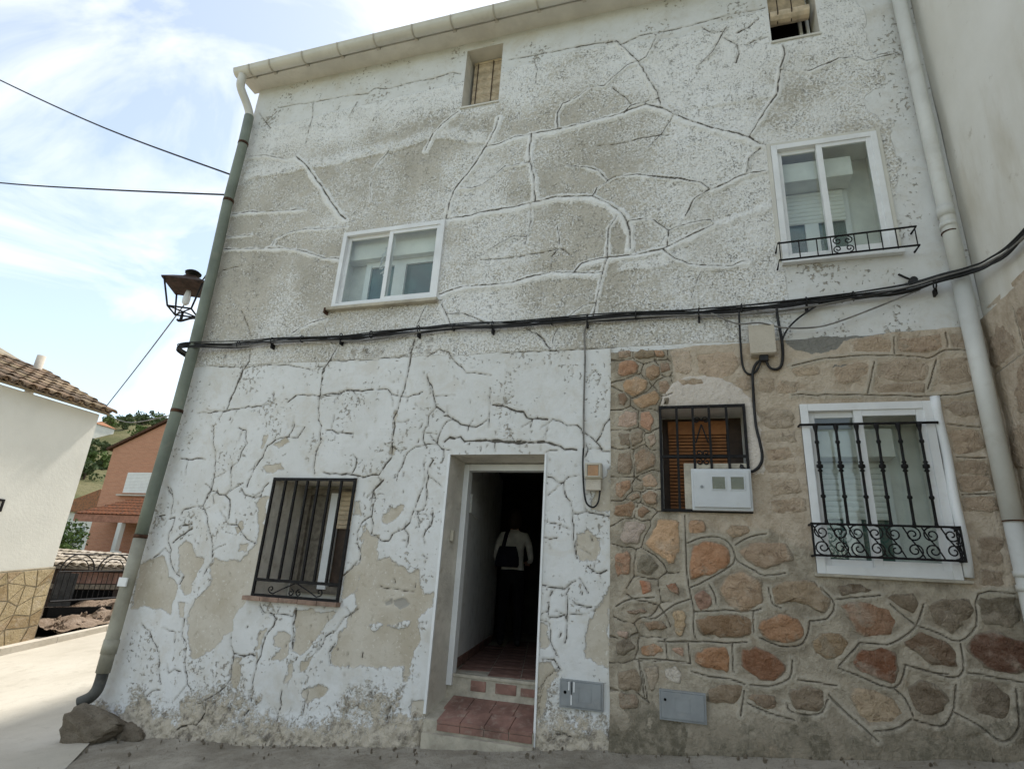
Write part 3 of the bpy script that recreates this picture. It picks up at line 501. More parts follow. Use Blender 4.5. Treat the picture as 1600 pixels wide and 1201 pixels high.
class Field:
    """regular x/z lattice with holes, distance fields to traced lines and outlines"""
    def __init__(s, xs, zs):
        s.xs, s.zs = xs, zs
        s.X, s.Z = np.meshgrid(xs, zs)
    def win(s, x0, x1, z0, z1):
        i0, i1 = np.searchsorted(s.xs, [x0, x1]); j0, j1 = np.searchsorted(s.zs, [z0, z1])
        return (slice(j0, j1), slice(i0, i1))
    def line(s, fld, pts, half, reach, dz=0.0, rng=None):
        """fld = max(fld, half - distance)"""
        for (x0, z0), (x1, z1) in zip(pts[:-1], pts[1:]):
            z0 += dz; z1 += dz
            w = s.win(min(x0, x1) - reach, max(x0, x1) + reach, min(z0, z1) - reach, max(z0, z1) + reach)
            X, Z = s.X[w], s.Z[w]
            if X.size == 0: continue
            dx, dz_ = x1 - x0, z1 - z0
            t = np.clip(((X - x0) * dx + (Z - z0) * dz_) / (dx * dx + dz_ * dz_ + 1e-12), 0, 1)
            d = np.hypot(X - x0 - t * dx, Z - z0 - t * dz_)
            fld[w] = np.maximum(fld[w], (half if rng is None else half * rng.uniform(0.45, 1.2)) - d)
    def poly(s, fld, pts, reach=0.12, sign=1):
        """signed distance, positive inside, merged by max (or carved when sign<0)"""
        xs = [p[0] for p in pts]; zs = [p[1] for p in pts]
        w = s.win(min(xs) - reach, max(xs) + reach, min(zs) - reach, max(zs) + reach)
        X, Z = s.X[w], s.Z[w]
        if X.size == 0: return
        ins = np.zeros(X.shape, bool); dm = np.full(X.shape, 9.0)
        for (x0, z0), (x1, z1) in zip(pts, pts[1:] + pts[:1]):
            c = ((z0 > Z) != (z1 > Z)) & (X < (x1 - x0) * (Z - z0) / (z1 - z0 + 1e-12) + x0)
            ins ^= c
            dx, dz_ = x1 - x0, z1 - z0
            t = np.clip(((X - x0) * dx + (Z - z0) * dz_) / (dx * dx + dz_ * dz_ + 1e-12), 0, 1)
            dm = np.minimum(dm, np.hypot(X - x0 - t * dx, Z - z0 - t * dz_))
        sd = np.where(ins, dm, -dm)
        fld[w] = np.maximum(fld[w], sd) if sign > 0 else np.minimum(fld[w], -sd)
    def mesh(s, name, Y, attrs, holes, keep=None, Xw=None, Zw=None, swap=False):
        nz, nx = s.X.shape
        cx = (s.xs[:-1] + s.xs[1:]) / 2; cz = (s.zs[:-1] + s.zs[1:]) / 2
        CX, CZ = np.meshgrid(cx, cz)
        k = np.ones(CX.shape, bool)
        for (x0, x1, z0, z1) in holes:
            k &= ~((CX > x0) & (CX < x1) & (CZ > z0) & (CZ < z1))
        if keep is not None: k &= keep(CX, CZ)
        j, i = np.nonzero(k)
        q = np.stack([j * nx + i, j * nx + i + 1, (j + 1) * nx + i + 1, (j + 1) * nx + i], 1)
        used = np.unique(q); remap = np.full(nx * nz, -1); remap[used] = np.arange(len(used))
        q = remap[q]
        Xv = (s.X if Xw is None else Xw).ravel()[used]; Zv = (s.Z if Zw is None else Zw).ravel()[used]; Yv = Y.ravel()[used]
        co = np.stack([Xv, Yv, Zv], 1)
        me = bpy.data.meshes.new(name)
        me.vertices.add(len(used)); me.vertices.foreach_set('co', co.ravel())
        me.loops.add(q.size); me.loops.foreach_set('vertex_index', q.ravel())
        me.polygons.add(len(q)); me.polygons.foreach_set('loop_start', np.arange(len(q)) * 4)
        me.update(calc_edges=True)
        for n, a in attrs.items():
            at = me.attributes.new(n, 'FLOAT', 'POINT'); at.data.foreach_set('value', a.ravel()[used].astype(np.float32))
        return me
def snapped(a, b, stp, marks):
    g = np.linspace(a, b, int(round((b - a) / stp)) + 1)
    for m in marks:
        if a < m < b: g[np.argmin(abs(g - m))] = m
    return g

# ================================================================== ground
BX = np.array([-60, -14, -11.9, -5.45, -3.45, -1.22, -0.44, 0.85, 1.92, 4.0, 30.0])
BZ = np.array([-1.0, -1.0, -1.0, -0.43, -0.27, -0.02, 0.06, 0.19, 0.31, 0.5, 0.7])
def gh(x, y):
    """height of the bare ground"""
    x = np.asarray(x, float); y = np.asarray(y, float)
    b = np.interp(x, BX, BZ)
    up = 0.16 * np.clip(y, 0, 9) * sstep(-x, 5.0, 6.5) + 0.03 * np.clip(y, -12, 0)
    far = sstep(np.hypot(x, y), 22, 60)
    return (b + up) * (1 - far) + 0.6 * far
def sheet(name, xf, yf, nu, nv, mat, off, amp=0.0, asc=3.0, kind='structure', seed=3):
    """grid sheet: u,v in 0..1 mapped by xf(u,v), yf(u,v)"""
    U, V = np.meshgrid(np.linspace(0, 1, nu), np.linspace(0, 1, nv))
    X, Y = xf(U, V), yf(U, V)
    Z = gh(X, Y) + off + (amp * (fbm(X, Y, asc, 5, seed) - 0.5) if amp else 0)
    v = np.stack([X, Y, Z], -1).reshape(-1, 3)
    f = [(j * nu + i, j * nu + i + 1, (j + 1) * nu + i + 1, (j + 1) * nu + i) for j in range(nv - 1) for i in range(nu - 1)]
    me = bpy.data.meshes.new(name); me.from_pydata(v.tolist(), [], f)
    o = mesh_obj(name, me, mat, None, True)
    return tag(o, kind=kind)
def cubic(t, r): return r * np.sign(t) * (0.02 * abs(t) + 0.98 * abs(t) ** 5)
sheet('ground', lambda u, v: cubic(2 * u - 1, 2500.0), lambda u, v: cubic(2 * v - 1, 2500.0), 161, 161, 'grass', -0.06)
def edge_x(y): return np.where(y < 0, -5.60 + 0.86 * np.clip(-y, 0, 12), -5.60)
sheet('lane', lambda u, v: edge_x(0.3 - 9 * v) * (1 - u) + 9.0 * u, lambda u, v: 0.3 - 9.0 * v + 0 * u, 520, 360, 'lane', -0.01, 0.05, 4.0)
sheet('street', lambda u, v: -11.30 * (1 - u) + (edge_x(12 - 21 * v) + 0.02) * u, lambda u, v: 12 - 21 * v + 0 * u, 120, 200, 'street', 0.0, 0.03, 0.8)
sheet('pavement', lambda u, v: -11.95 + 0.50 * u, lambda u, v: 3.85 - 12 * v + 0 * u, 8, 90, 'kerb', 0.075)
sheet('verge', lambda u, v: -16.0 + 4.56 * u, lambda u, v: 12 - 8.2 * v + 0 * u, 130, 200, 'dirt', 0.13, 0.28, 2.2)
for v_ in bpy.data.objects['verge'].data.vertices: v_.co.z += 0.20 * min(1.0, max(0.0, (-11.44 - v_.co.x) / 0.6))

kerb_root = tag(bpy.data.objects.new('kerb', None), kind='structure'); COL.objects.link(kerb_root)
for i in range(22):
    y0 = -8 + i * 0.9; y1 = y0 + 0.892
    xk = lambda y: -11.46 + 0.10 * max(0, (y - 2.9)) / 1.7
    z0, z1 = float(gh(-11.35, y0)), float(gh(-11.35, y1))
    m = MB(); h = 0.115
    a = [(xk(y0), y0, z0 - .2), (xk(y0) + .16, y0, z0 - .2), (xk(y1) + .16, y1, z1 - .2), (xk(y1), y1, z1 - .2),
         (xk(y0), y0, z0 + h), (xk(y0) + .15, y0, z0 + h), (xk(y1) + .15, y1, z1 + h), (xk(y1), y1, z1 + h)]
    m.add(a, [(0, 3, 2, 1), (4, 5, 6, 7), (0, 1, 5, 4), (1, 2, 6, 5), (2, 3, 7, 6), (3, 0, 4, 7)])
    m.build('kerb_stone', 'kerb', kerb_root)

# ================================================================== the cracked house
XL, XR, ZT = -5.66, 2.27, 7.60
OP = dict(w1=(-3.80, -2.505, 3.965, 4.955), w2=(0.872, 1.768, 4.03, 5.30), w3=(0.872, 1.79, 1.365, 2.675),
          meter=(-0.24, 0.46, 1.79, 2.69), grille=(-4.12, -3.15, 0.89, 2.05), attic1=(-2.475, -2.0, 6.55, 7.47),
          attic2=(0.995, 1.445, 6.63, 7.52), door=(-2.185, -1.245, -1.0, 2.285))
house = thing('village_house', 'two storey white village house with cracked peeling stucco and a stone clad corner', 'house', (-1.7, 0.0, 0.0))

xm = [v for o in OP.values() for v in o[:2]]; zm = [v for o in OP.values() for v in o[2:]]
F = Field(snapped(XL, XR, 0.0122, xm), snapped(-0.62, ZT, 0.0122, zm))
X, Z = F.X, F.Z
ck = np.full(X.shape, -0.05); rd = np.zeros(X.shape); pe = np.full(X.shape, -0.1); cm = np.full(X.shape, -0.1)
rdf = np.full(X.shape, -0.3)
jr = random.Random(5)
RN = fbm(X, Z, 7, 4, 77, 0.6)
for w, r, fl in CRACKS:
    p = pts_of(fl)
    low = r == 0 and p[0][1] < 3.4
    pj = jag(p, 0.013 if low else 0.006, 0.05, jr)
    if w > 0: F.line(ck, pj, (w * 0.00036 + 0.0020) if low else (w * 0.00030 + 0.0036), 0.06, 0.0, jr)
    if r > 0:
        tmp = np.full(X.shape, -1.0)
        F.line(tmp, p, r / 1150.0, 0.12, -r * 0.00045)
        rd = np.maximum(rd, sstep(tmp + 0.055 * (RN - 0.5), -0.010, r / 2200.0) * (0.7 + 0.3 * min(1, w / 10)))
    # short branches
    if low and w >= 7:
        for _ in range(max(1, len(pj) // 9)):
            q = jr.choice(pj); a = jr.uniform(0, 6.28); L = jr.uniform(0.05, 0.2)
            F.line(ck, jag([q, (q[0] + L * math.cos(a), q[1] + L * math.sin(a))], 0.012, 0.04, jr), 0.0022, 0.05)
sw = np.zeros(X.shape)
for fl in STEPS:
    p = jag(pts_of(fl), 0.015, 0.08, jr)
    px = np.array([a for a, b in p]); pz = np.array([b for a, b in p])
    o_ = np.argsort(px); zl = np.interp(X, px[o_], pz[o_])
    inx = sstep(X, px.min() - 0.03, px.min() + 0.05) * (1 - sstep(X, px.max() - 0.05, px.max() + 0.03))
    d = Z - zl
    sw = np.maximum(sw, inx * sstep(d, -0.008, 0.006) * (1 - sstep(d, 0.08, 0.24)))
for k, fl in PEELS:
    p = jag(pts_of(fl), 0.018, 0.06, jr)
    if k == 1: F.poly(pe, p)
    elif k == 2: F.poly(cm, p)
for k, fl in PEELS:
    if k == -1: F.poly(pe, jag(pts_of(fl), 0.014, 0.05, jr), 0.05, -1)
# many small chips along the lower cracks
for _ in range(260):
    x = jr.uniform(-5.6, -0.7); z = jr.uniform(0.0, 3.2); s_ = jr.choice([0.003, 0.004, 0.006, 0.009])
    if fbm(np.array([x]), np.array([z]), 1.1, 3, 40)[0] < 0.5 and jr.random() < 0.7: continue
    a = jr.uniform(1.0, 2.1); L = jr.uniform(0.01, 0.05)
    F.line(ck, [(x, z), (x + L * math.cos(a), z + L * math.sin(a))], s_ * 0.5, 0.05)
n_big = fbm(X, Z, 0.9, 4, 3); n_mid = fbm(X, Z, 3.5, 4, 13); n_sml = fbm(X, Z, 22, 3, 23); n_hf = vnoise(X / 0.0244, Z / 0.0244, 5)
zb = 3.31 + 0.05 * (n_mid - 0.5) + 0.012 * (X + 2)* -1
up = sstep(Z, zb - 0.02, zb + 0.03)
up = up * (1 - sstep(X + 0.5 * (n_mid - .5), 1.72, 1.95)) * (1 - sstep(Z + 0.25 * (n_big - .5) - 0.03 * X, 7.00, 7.12))
up = up * (1 - sstep(X, 0.80, 0.95) * (1 - sstep(Z + 0.2 * (n_mid - .5), 4.05, 4.2)) * 0.85)
wh = 0.38 + 0.75 * sstep(Z, 6.0, 6.75) + 0.22 * (1 - sstep(Z, 3.5, 4.1)) + 0.45 * sstep(X, -0.6, 1.4) + 1.5 * (n_big - 0.5) + 0.5 * (n_mid - 0.5)
wh = wh - 0.15 * sstep(-X, 3.0, 4.2)
wh = np.clip(wh + 0.8 * rd + 0.6 * sw, 0, 1.2)
base = np.interp(X, BX, BZ)
hgt = Z - base
gr = np.clip(1.05 - hgt / (0.15 + 0.55 * fbm(X, Z, 2.2, 3, 81)), 0, 1) * 0.85 + 0.35 * np.clip(1 - hgt / 1.1, 0, 1) * (n_mid > 0.52)
gr = np.maximum(gr, 0.55 * np.exp(-(((X + 1.62) / 0.14) ** 2 + ((Z - 2.50) / 0.12) ** 2)) * (0.6 + 0.8 * n_mid))
gr = np.maximum(gr, 0.5 * sstep(Z, 3.3, 3.36) * (1 - sstep(Z, 3.5, 3.58)) * sstep(n_mid, 0.45, 0.7) * (X < -2.0))
Yf = 0.022 * (n_big - 0.5) + 0.010 * (n_mid - 0.5)
Yf = Yf - up * (0.012 * (n_sml - 0.5) + 0.006 * (n_hf - 0.5)) - (1 - up) * 0.004 * (n_sml - 0.5)
Yf = Yf - 0.017 * rd - 0.014 * sw + 0.012 * sstep(ck, -0.006, 0.002)
Yf = Yf + (1 - up) * 0.006 * sstep(pe, -0.006, 0.006) + 0.010 * sstep(cm, -0.006, 0.006)
Yf = Yf - sstep(gr, 0.3, 0.9) * 0.05 * (n_sml - 0.35) - 0.05 * np.clip(1 - hgt / 0.25, 0, 1)
# keep the plaster flush round the openings
for (x0, x1, z0, z1) in OP.values():
    d = np.maximum(np.maximum(x0 - X, X - x1), np.maximum(z0 - Z, Z - z1))
    Yf = Yf * sstep(d, 0.0, 0.06)
Xw = X - 0.13 * np.clip((1.05 - Z) / 1.3, 0, 1) * (1 - sstep(X, XL, XL + 0.55)) - 0.03 * (fbm(X, Z, 2.5, 3, 70) - 0.5) * (1 - sstep(X, XL, XL + 0.2))
def keep_f(cx, cz): return ~((cx > -0.55) & (cz < 3.15))
me = F.mesh('wall', Yf, dict(ck=ck, rd=rd, pe=pe, cm=cm, up=up, wh=wh, gr=gr), OP.values(), keep_f, Xw)
wall = mesh_obj('wall', me, 'stucco', house, True)

# the body behind the facade: side, back and roof
m = MB().box(XL, XL + .3, 0.06, 8.0, -1.2, 7.6)
m.build('side_wall', MAT['soffit'], house)
MB().box(XL, 9.0, 8.0, 8.3, -1.2, 7.6).build('back_wall', 'soffit', house)
MB().add([(XL - .2, -0.24, 7.72), (XR, -0.24, 7.72), (XR, 4.0, 9.0), (XL - .2, 4.0, 9.0), (XL - .2, 8.5, 7.72), (XR, 8.5, 7.72),
          (XL - .2, -0.24, 7.80), (XR, -0.24, 7.80), (XR, 4.0, 9.08), (XL - .2, 4.0, 9.08), (XL - .2, 8.5, 7.80), (XR, 8.5, 7.80)],
         [(0, 3, 2, 1), (3, 4, 5, 2), (6, 7, 8, 9), (9, 8, 11, 10), (0, 1, 7, 6), (4, 10, 11, 5), (0, 6, 9, 3), (3, 9, 10, 4), (1, 2, 8, 7), (2, 5, 11, 8)]).build('roof', MAT['rust'], house)
MB().box(XL - .12, XR, -0.215, 0.03, 7.59, 7.70).build('soffit', 'soffit', house)

# ---- stone cladding on the right
GF = Field(snapped(-0.66, XR - 0.005, 0.0085, xm), snapped(-0.5, 3.30, 0.0085, zm))
X2, Z2 = GF.X, GF.Z
jk = np.full(X2.shape, -0.05); lip = np.full(X2.shape, -0.05); pl = np.full(X2.shape, -0.1); cg = np.full(X2.shape, -0.1)
for fl in JOINTS:
    p = jag(catmull(pts_of(fl), 3), 0.006, 0.05, jr)
    F2 = GF.line(jk, p, 0.0034, 0.08); GF.line(lip, p, 0.036, 0.09)
d1 = np.full(X2.shape, 9.0); d2 = np.full(X2.shape, 9.0); sd = np.full(X2.shape, -0.2)
STN = []
for c, fl in STONES:
    STN.append((c, pts_of(fl)))
for c, p in STN:
    t = np.full(X2.shape, -0.3); GF.poly(t, p, 0.25)
    dd = -t
    d2 = np.minimum(d2, np.maximum(d1, dd)); d1 = np.minimum(d1, dd)
left = 1 - sstep(X2 + 0.3 * np.clip(1.2 - Z2, 0, 9), -0.25, 0.0)
mid = np.abs(d2 - d1)
jk = np.maximum(jk, np.where((d1 > 0.012) & (d1 < 0.12) & (d2 < 0.13) & (left > 0.4), 0.0028 - mid * 0.6, -0.05))
arch = [(-0.12, 2.90), (0.0, 2.96), (0.16, 2.97), (0.28, 2.94), (0.40, 2.86), (0.52, 2.74), (0.56, 2.55), (0.58, 2.3), (0.56, 2.1), (0.45, 2.1), (0.45, 2.69), (-0.24, 2.69), (-0.2, 2.8)]
GF.poly(pl, jag(arch, 0.012, 0.05, jr))
cem1 = [(0.80, 3.25), (0.9, 3.28), (1.0, 3.28), (1.3, 3.28), (1.55, 3.31), (1.80, 3.32), (1.80, 3.28), (1.5, 3.26), (1.26, 3.22), (1.20, 3.14), (1.0, 3.12), (0.88, 3.17)]
cem2 = [(1.15, 3.0), (1.27, 3.01), (1.28, 2.94), (1.22, 2.92), (1.16, 2.95)]
GF.poly(cg, jag(cem1, 0.012, 0.05, jr)); GF.poly(cg, jag(cem2, 0.01, 0.05, jr))
b2 = np.interp(X2, BX, BZ); h2 = Z2 - b2
nb2 = fbm(X2, Z2, 1.6, 4, 33); nm2 = fbm(X2, Z2, 7, 4, 43); ns2 = fbm(X2, Z2, 28, 3, 53)
tan = sstep(X2, -0.15, -0.05) * sstep(Z2 + 0.35 * (nb2 - .5) + 0.25 * np.clip(X2 - .5, 0, 1), 1.52, 1.75)
gr2 = np.clip(1.15 - h2 / 0.5, 0, 1) + 0.35 * np.clip(1 - h2 / 1.3, 0, 1) * (nb2 > 0.5)
Y2 = -0.034 + 0.02 * (nb2 - .5) + 0.014 * (nm2 - .5) - 0.006 * (ns2 - .5)
Y2 = Y2 - 0.010 * sstep(lip, -0.02, 0.03) + 0.010 * sstep(jk, -0.004, 0.002)
Y2 = Y2 + 0.012 * sstep(-d1, 0.0, 0.02) - 0.014 * sstep(pl, -0.01, 0.02) * 0.6 + 0.006 * sstep(cg, -.005, .005)
Y2 = Y2 - 0.06 * np.clip(1 - h2 / 0.3, 0, 1)
ledge = 3.255 + 0.03 * (fbm(X2, Z2 * 0, 6, 3, 91) - 0.5) + 0.018 * X2
Y2 = Y2 + 0.075 * sstep(Z2, ledge - 0.012, ledge)
for nme in ('meter', 'w3'):
    (x0, x1, z0, z1) = OP[nme]
    d = np.maximum(np.maximum(x0 - X2, X2 - x1), np.maximum(z0 - Z2, Z2 - z1))
    Y2 = np.where(d < 0.06, Y2 * sstep(d, -0.02, 0.06) + (1 - sstep(d, -0.02, 0.06)) * -0.034, Y2)
Xw2 = X2 - 0.02 * (fbm(X2 * 0, Z2, 3, 3, 71) - 0.5) * (X2 < -0.5)
me = GF.mesh('stone_cladding', Y2, dict(tan=tan, jk=jk, pl=pl, cg=cg, gr=gr2, lp=lip), [OP['meter'], OP['w3']], None, Xw2)
clad = mesh_obj('stone_cladding', me, 'mortar', house, True)
# returns that close the sheet against the stucco
m = MB(); zz = np.linspace(-0.5, 3.30, 120)
for a, b in zip(zz[:-1], zz[1:]):
    xa = -0.66 - 0.02 * (float(fbm(np.array([0.0]), np.array([a]), 3, 3, 71)[0]) - .5); xb = -0.66 - 0.02 * (float(fbm(np.array([0.0]), np.array([b]), 3, 3, 71)[0]) - .5)
    m.quad((xa, 0.03, a), (xa, -0.034, a), (xb, -0.034, b), (xb, 0.03, b))
m.build('cladding_edge', MAT['kerb'], house)

sr = random.Random(21)
def stone_mesh(poly, yb, bulge, amp, to3, seed, tn=False):
    rr = random.Random(seed)
    pts = []
    m_ = len(poly)
    for i in range(m_):
        (ax, az), (bx, bz) = poly[i], poly[(i + 1) % m_]
        for t in (.12, .88):
            pts.append((ax + (bx - ax) * t, az + (bz - az) * t))
    out_ = []
    for i in range(len(pts)):
        (ax, az), (bx, bz) = pts[i], pts[(i + 1) % len(pts)]
        L = math.hypot(bx - ax, bz - az); k_ = max(1, int(L / .035))
        for q in range(k_):
            t = q / k_; j_ = min(.010, L * .2)
            out_.append((ax + (bx - ax) * t + rr.uniform(-j_, j_), az + (bz - az) * t + rr.uniform(-j_, j_)))
    pts = out_
    n = len(pts); cx = sum(p[0] for p in pts) / n; cz = sum(p[1] for p in pts) / n
    v = []; f = []
    rings = [(1.06, -0.9), (1.0, 0.1), (0.93, 0.62), (0.78, 0.9), (0.55, 1.0), (0.28, 1.02)]
    for s_, hh in rings:
        for x, z in pts:
            a = cx + (x - cx) * s_; b = cz + (z - cz) * s_
            nz_ = float(fbm(np.array([a]), np.array([b]), 16, 3, seed % 50)[0]) - 0.5
            v.append(to3(a, yb - bulge * hh - amp * nz_ * (hh > 0), b))
    v.append(to3(cx, yb - bulge, cz))
    for k in range(len(rings) - 1):
        for i in range(n):
            f.append((k * n + i, k * n + (i + 1) % n, (k + 1) * n + (i + 1) % n, (k + 1) * n + i))
    k = len(rings) - 1
    for i in range(n): f.append((k * n + i, k * n + (i + 1) % n, len(v) - 1))
    if sum(pts[i][0] * pts[(i + 1) % n][1] - pts[(i + 1) % n][0] * pts[i][1] for i in range(n)) < 0:
        f = [q[::-1] for q in f]
    me = bpy.data.meshes.new('stone'); me.from_pydata(v, [], f)
    at = me.attributes.new('ed', 'FLOAT', 'POINT')
    at.data.foreach_set('value', [e for e in (1.0, 1.0, .72, .36, .08, 0.0) for _ in range(n)] + [0.0])
    at = me.attributes.new('tn', 'FLOAT', 'POINT'); at.data.foreach_set('value', [1.0 if tn else 0.0] * len(v))
    return me
def put_stone(poly, c, parent, yb, bulge, amp, to3, seed, k=1.38, grow=1.16, tn=False):
    cx = sum(p[0] for p in poly) / len(poly); cz = sum(p[1] for p in poly) / len(poly)
    poly = [(cx + (x - cx) * grow, cz + (z - cz) * grow) for x, z in poly]
    o = mesh_obj('stone', stone_mesh(poly, yb, bulge, amp, to3, seed, tn), 'stone', parent, True)
    r, g, b = lin(c)
    lu = (r + g + b) / 3; r, g, b = [lu + (q - lu) * 0.80 for q in (r, g, b)]
    j = sr.uniform(0.93, 1.07)
    if tn: r, g, b = [q * .5 + e * .5 / k for q, e in zip((r, g, b), (.58, .475, .36))]
    o.color = (min(1, r * k * j), min(1, g * k * j), min(1, b * k * j), 1)
    return o
for i, (c, p) in enumerate(STN):
    if i >= 72:
        put_stone(p, c, clad, -0.031, 0.007, 0.022, lambda a, y, b: (a, y, b), 100 + i, tn=True)
    else:
        put_stone(p, c, clad, -0.025, 0.026, 0.036, lambda a, y, b: (a, y, b), 100 + i, tn=(np.mean([q[1] for q in p]) > 1.6 and np.mean([q[0] for q in p]) > .1))

# ---- reveals
def reveal(op, depth, mat, name='window_reveal', front=0.0, bottom=True, back=True, bmat=None):
    x0, x1, z0, z1 = op
    m = MB()
    m.quad((x0, front, z0), (x0, depth, z0), (x0, depth, z1), (x0, front, z1))
    m.quad((x1, depth, z0), (x1, front, z0), (x1, front, z1), (x1, depth, z1))
    m.quad((x0, front, z1), (x0, depth, z1), (x1, depth, z1), (x1, front, z1))
    if bottom: m.quad((x0, front, z0), (x1, front, z0), (x1, depth, z0), (x0, depth, z0))
    if back: m.quad((x0, depth, z0), (x1, depth, z0), (x1, depth, z1), (x0, depth, z1))
    return m.build(name, mat, house)

def frame_ring(m, x0, x1, z0, z1, w, y0, y1, b=0.004):
    m.bbox(x0, x0 + w, y0, y1, z0, z1, b); m.bbox(x1 - w, x1, y0, y1, z0, z1, b)
    m.bbox(x0 + w, x1 - w, y0 + .001, y1 - .001, z1 - w, z1, b); m.bbox(x0 + w, x1 - w, y0 + .001, y1 - .001, z0, z0 + w, b)
    return m
def sliding_window(op, yf, fw=0.05, sw_=0.048, split=0.5):
    """white two-leaf sliding window: frame, two sashes, two panes"""
    x0, x1, z0, z1 = op
    root = frame_ring(MB(), x0, x1, z0, z1, fw, yf, yf + 0.09).build('window_frame', 'white_alu', house)
    xm_ = x0 + (x1 - x0) * split
    a, b, c, d = x0 + fw - .01, xm_ + sw_ / 2, z0 + fw - .01, z1 - fw + .01
    frame_ring(MB(), a, b, c, d, sw_, yf + .050, yf + .078).build('sash', 'white_alu', root)
    MB().box(a + sw_, b - sw_, yf + .061, yf + .066, c + sw_, d - sw_).build('pane', 'glass', root)
    a, b = xm_ - sw_ / 2, x1 - fw + .01
    frame_ring(MB(), a, b, c, d, sw_, yf + .012, yf + .040).build('sash', 'white_alu', root)
    MB().box(a + sw_, b - sw_, yf + .023, yf + .028, c + sw_, d - sw_).build('pane', 'glass', root)
    return root

def roller(parent, x0, x1, z0, z1, y, mat, pitch=0.045, th=0.012, name='shutter_slat'):
    z = z1
    while z - pitch * 0.2 > z0:
        zz = max(z0, z - pitch)
        m = MB(); h = (z - zz)
        k = [(0, 0.0), (0.25, -0.8), (0.6, -1.0), (0.93, -0.35), (0.96, 0.0)]
        pr = [(y + th * t_, zz + h * s_) for s_, t_ in k]
        n = len(pr)
        m.add([(x0, a, b) for a, b in pr] + [(x1, a, b) for a, b in pr], [(i, n + i, n + i + 1, i + 1) for i in range(n - 1)])
        m.build(name, mat, parent)
        z -= pitch

# w1: upper left window
reveal(OP['w1'], 0.27, 'inner_white')
win1 = sliding_window(OP['w1'], -0.030, 0.052, 0.05, 0.49)
x0, x1, z0, z1 = OP['w1']
MB().bbox(x0 + .0, x1, 0.12, 0.262, z1 - .30, z1 - .002, .01).build('shutter_box', 'inner_white', house)
iw = frame_ring(MB(), x0 + .22, x1 - .03, z0 + .01, z1 - .30, .07, .205, .255).bbox(x0 + .60, x0 + .75, .20, .25, z0 + .08, z1 - .37, .004).build('inner_window_frame', 'white_alu', house)
MB().box(x0 + .29, x0 + .60, .232, .236, z0 + .08, z1 - .37).build('inner_pane', 'inner_glass', iw)
MB().box(x0 + .75, x1 - .10, .232, .236, z0 + .08, z1 - .37).build('inner_pane', 'inner_glass', iw)
MB().bbox(x0 - .05, x1 + .02, -0.065, 0.0, z0 - .035, z0 + .002, .006).build('window_sill', 'grout', house)
MB().bbox(x0 - .055, x0 - .035, -0.075, 0.0, z0 - .075, z0 - .01, .004).build('sill_bracket', 'rust', house)
m = MB(); orr = random.Random(2)
for k in range(46):     # crescent of small pale facets just behind the left pane
    a_ = orr.uniform(-1.3, 1.3); px_ = x0 + .585 - .085 * math.cos(a_) + orr.uniform(-.018, .018); pz_ = z0 + .60 + .19 * math.sin(a_) + orr.uniform(-.01, .01)
    q = .012
    m.add([(px_ - q, .075, pz_), (px_, .066, pz_ - q * 1.6), (px_ + q, .075, pz_), (px_, .084, pz_ + q * 1.6)], [(0, 1, 2), (0, 2, 3), (0, 3, 1), (1, 3, 2)])
tag(m.build('pale_facets', MAT['white_alu'], win1), kind='stuff')
# w2: upper right window
reveal(OP['w2'], 0.36, 'inner_white')
win2 = sliding_window(OP['w2'], -0.028, 0.052, 0.05, 0.46)
x0, x1, z0, z1 = OP['w2']
sb = MB().bbox(x0 + .0, x1 - .20, 0.10, 0.345, z1 - .35, z1 - .14, .012).build('shutter_box', 'inner_white', house)
roller(sb, x0 + .005, x1 - .26, z0 + .56, z1 - .36, 0.30, 'shutter')
iw = frame_ring(MB(), x0 + .01, x1 - .215, z0 + .01, z1 - .36, .05, .31, .35).bbox(x0 + .28, x0 + .40, .30, .335, z0 + .05, z1 - .4, .004).build('inner_window_frame', 'white_alu', house)
MB().box(x0 + .06, x0 + .28, .325, .33, z0 + .06, z1 - .42).build('inner_pane', 'inner_glass', iw)
MB().box(x0 + .40, x1 - .265, .325, .33, z0 + .06, z1 - .42).build('inner_pane', 'inner_glass', iw)
MB().bbox(x0 - .01, x1 + .04, -0.06, 0.0, z0 - .04, z0 + .002, .006).build('window_sill', 'white_alu', house)
frame_ring(MB(), x0 - .035, x1 + .035, z0 - .0, z1 + .035, .034, -.02, .01, .006).build('window_surround', MAT['gutter'], house)
# w3: lower right window
reveal(OP['w3'], 0.36, 'inner_white', front=-0.05)
win3 = sliding_window(OP['w3'], -0.055, 0.06, 0.058, 0.45)
x0, x1, z0, z1 = OP['w3']
sb = MB().bbox(x0 + .0, x1 - .24, 0.12, 0.345, z1 - .40, z1 - .17, .012).build('shutter_box', 'inner_white', house)
roller(sb, x0 + .005, x1 - .30, z0 + .44, z1 - .41, 0.30, 'shutter')
iw = frame_ring(MB(), x0 + .01, x1 - .245, z0 + .01, z1 - .40, .05, .31, .35).bbox(x0 + .30, x0 + .42, .30, .335, z0 + .05, z1 - .45, .004).build('inner_window_frame', 'white_alu', house)
MB().box(x0 + .06, x0 + .30, .325, .33, z0 + .06, z1 - .46).build('inner_pane', 'inner_glass', iw)
MB().box(x0 + .42, x1 - .295, .325, .33, z0 + .06, z1 - .46).build('inner_pane', 'inner_glass', iw)
MB().bbox(x0 - .02, x1 + .05, -0.068, -0.02, z0 - .022, z0 - .001, .006).build('window_sill', 'grout', house)
m = MB()
zz = np.linspace(z0 + .02, z1 + .03, 14)
m.tube([(x1 + .035 + 0.006 * math.sin(9 * z), -0.05 + .01 * math.sin(6 * z), z) for z in zz], 0.034, 8)
m.build('plaster_bead', 'white_alu', house, True)

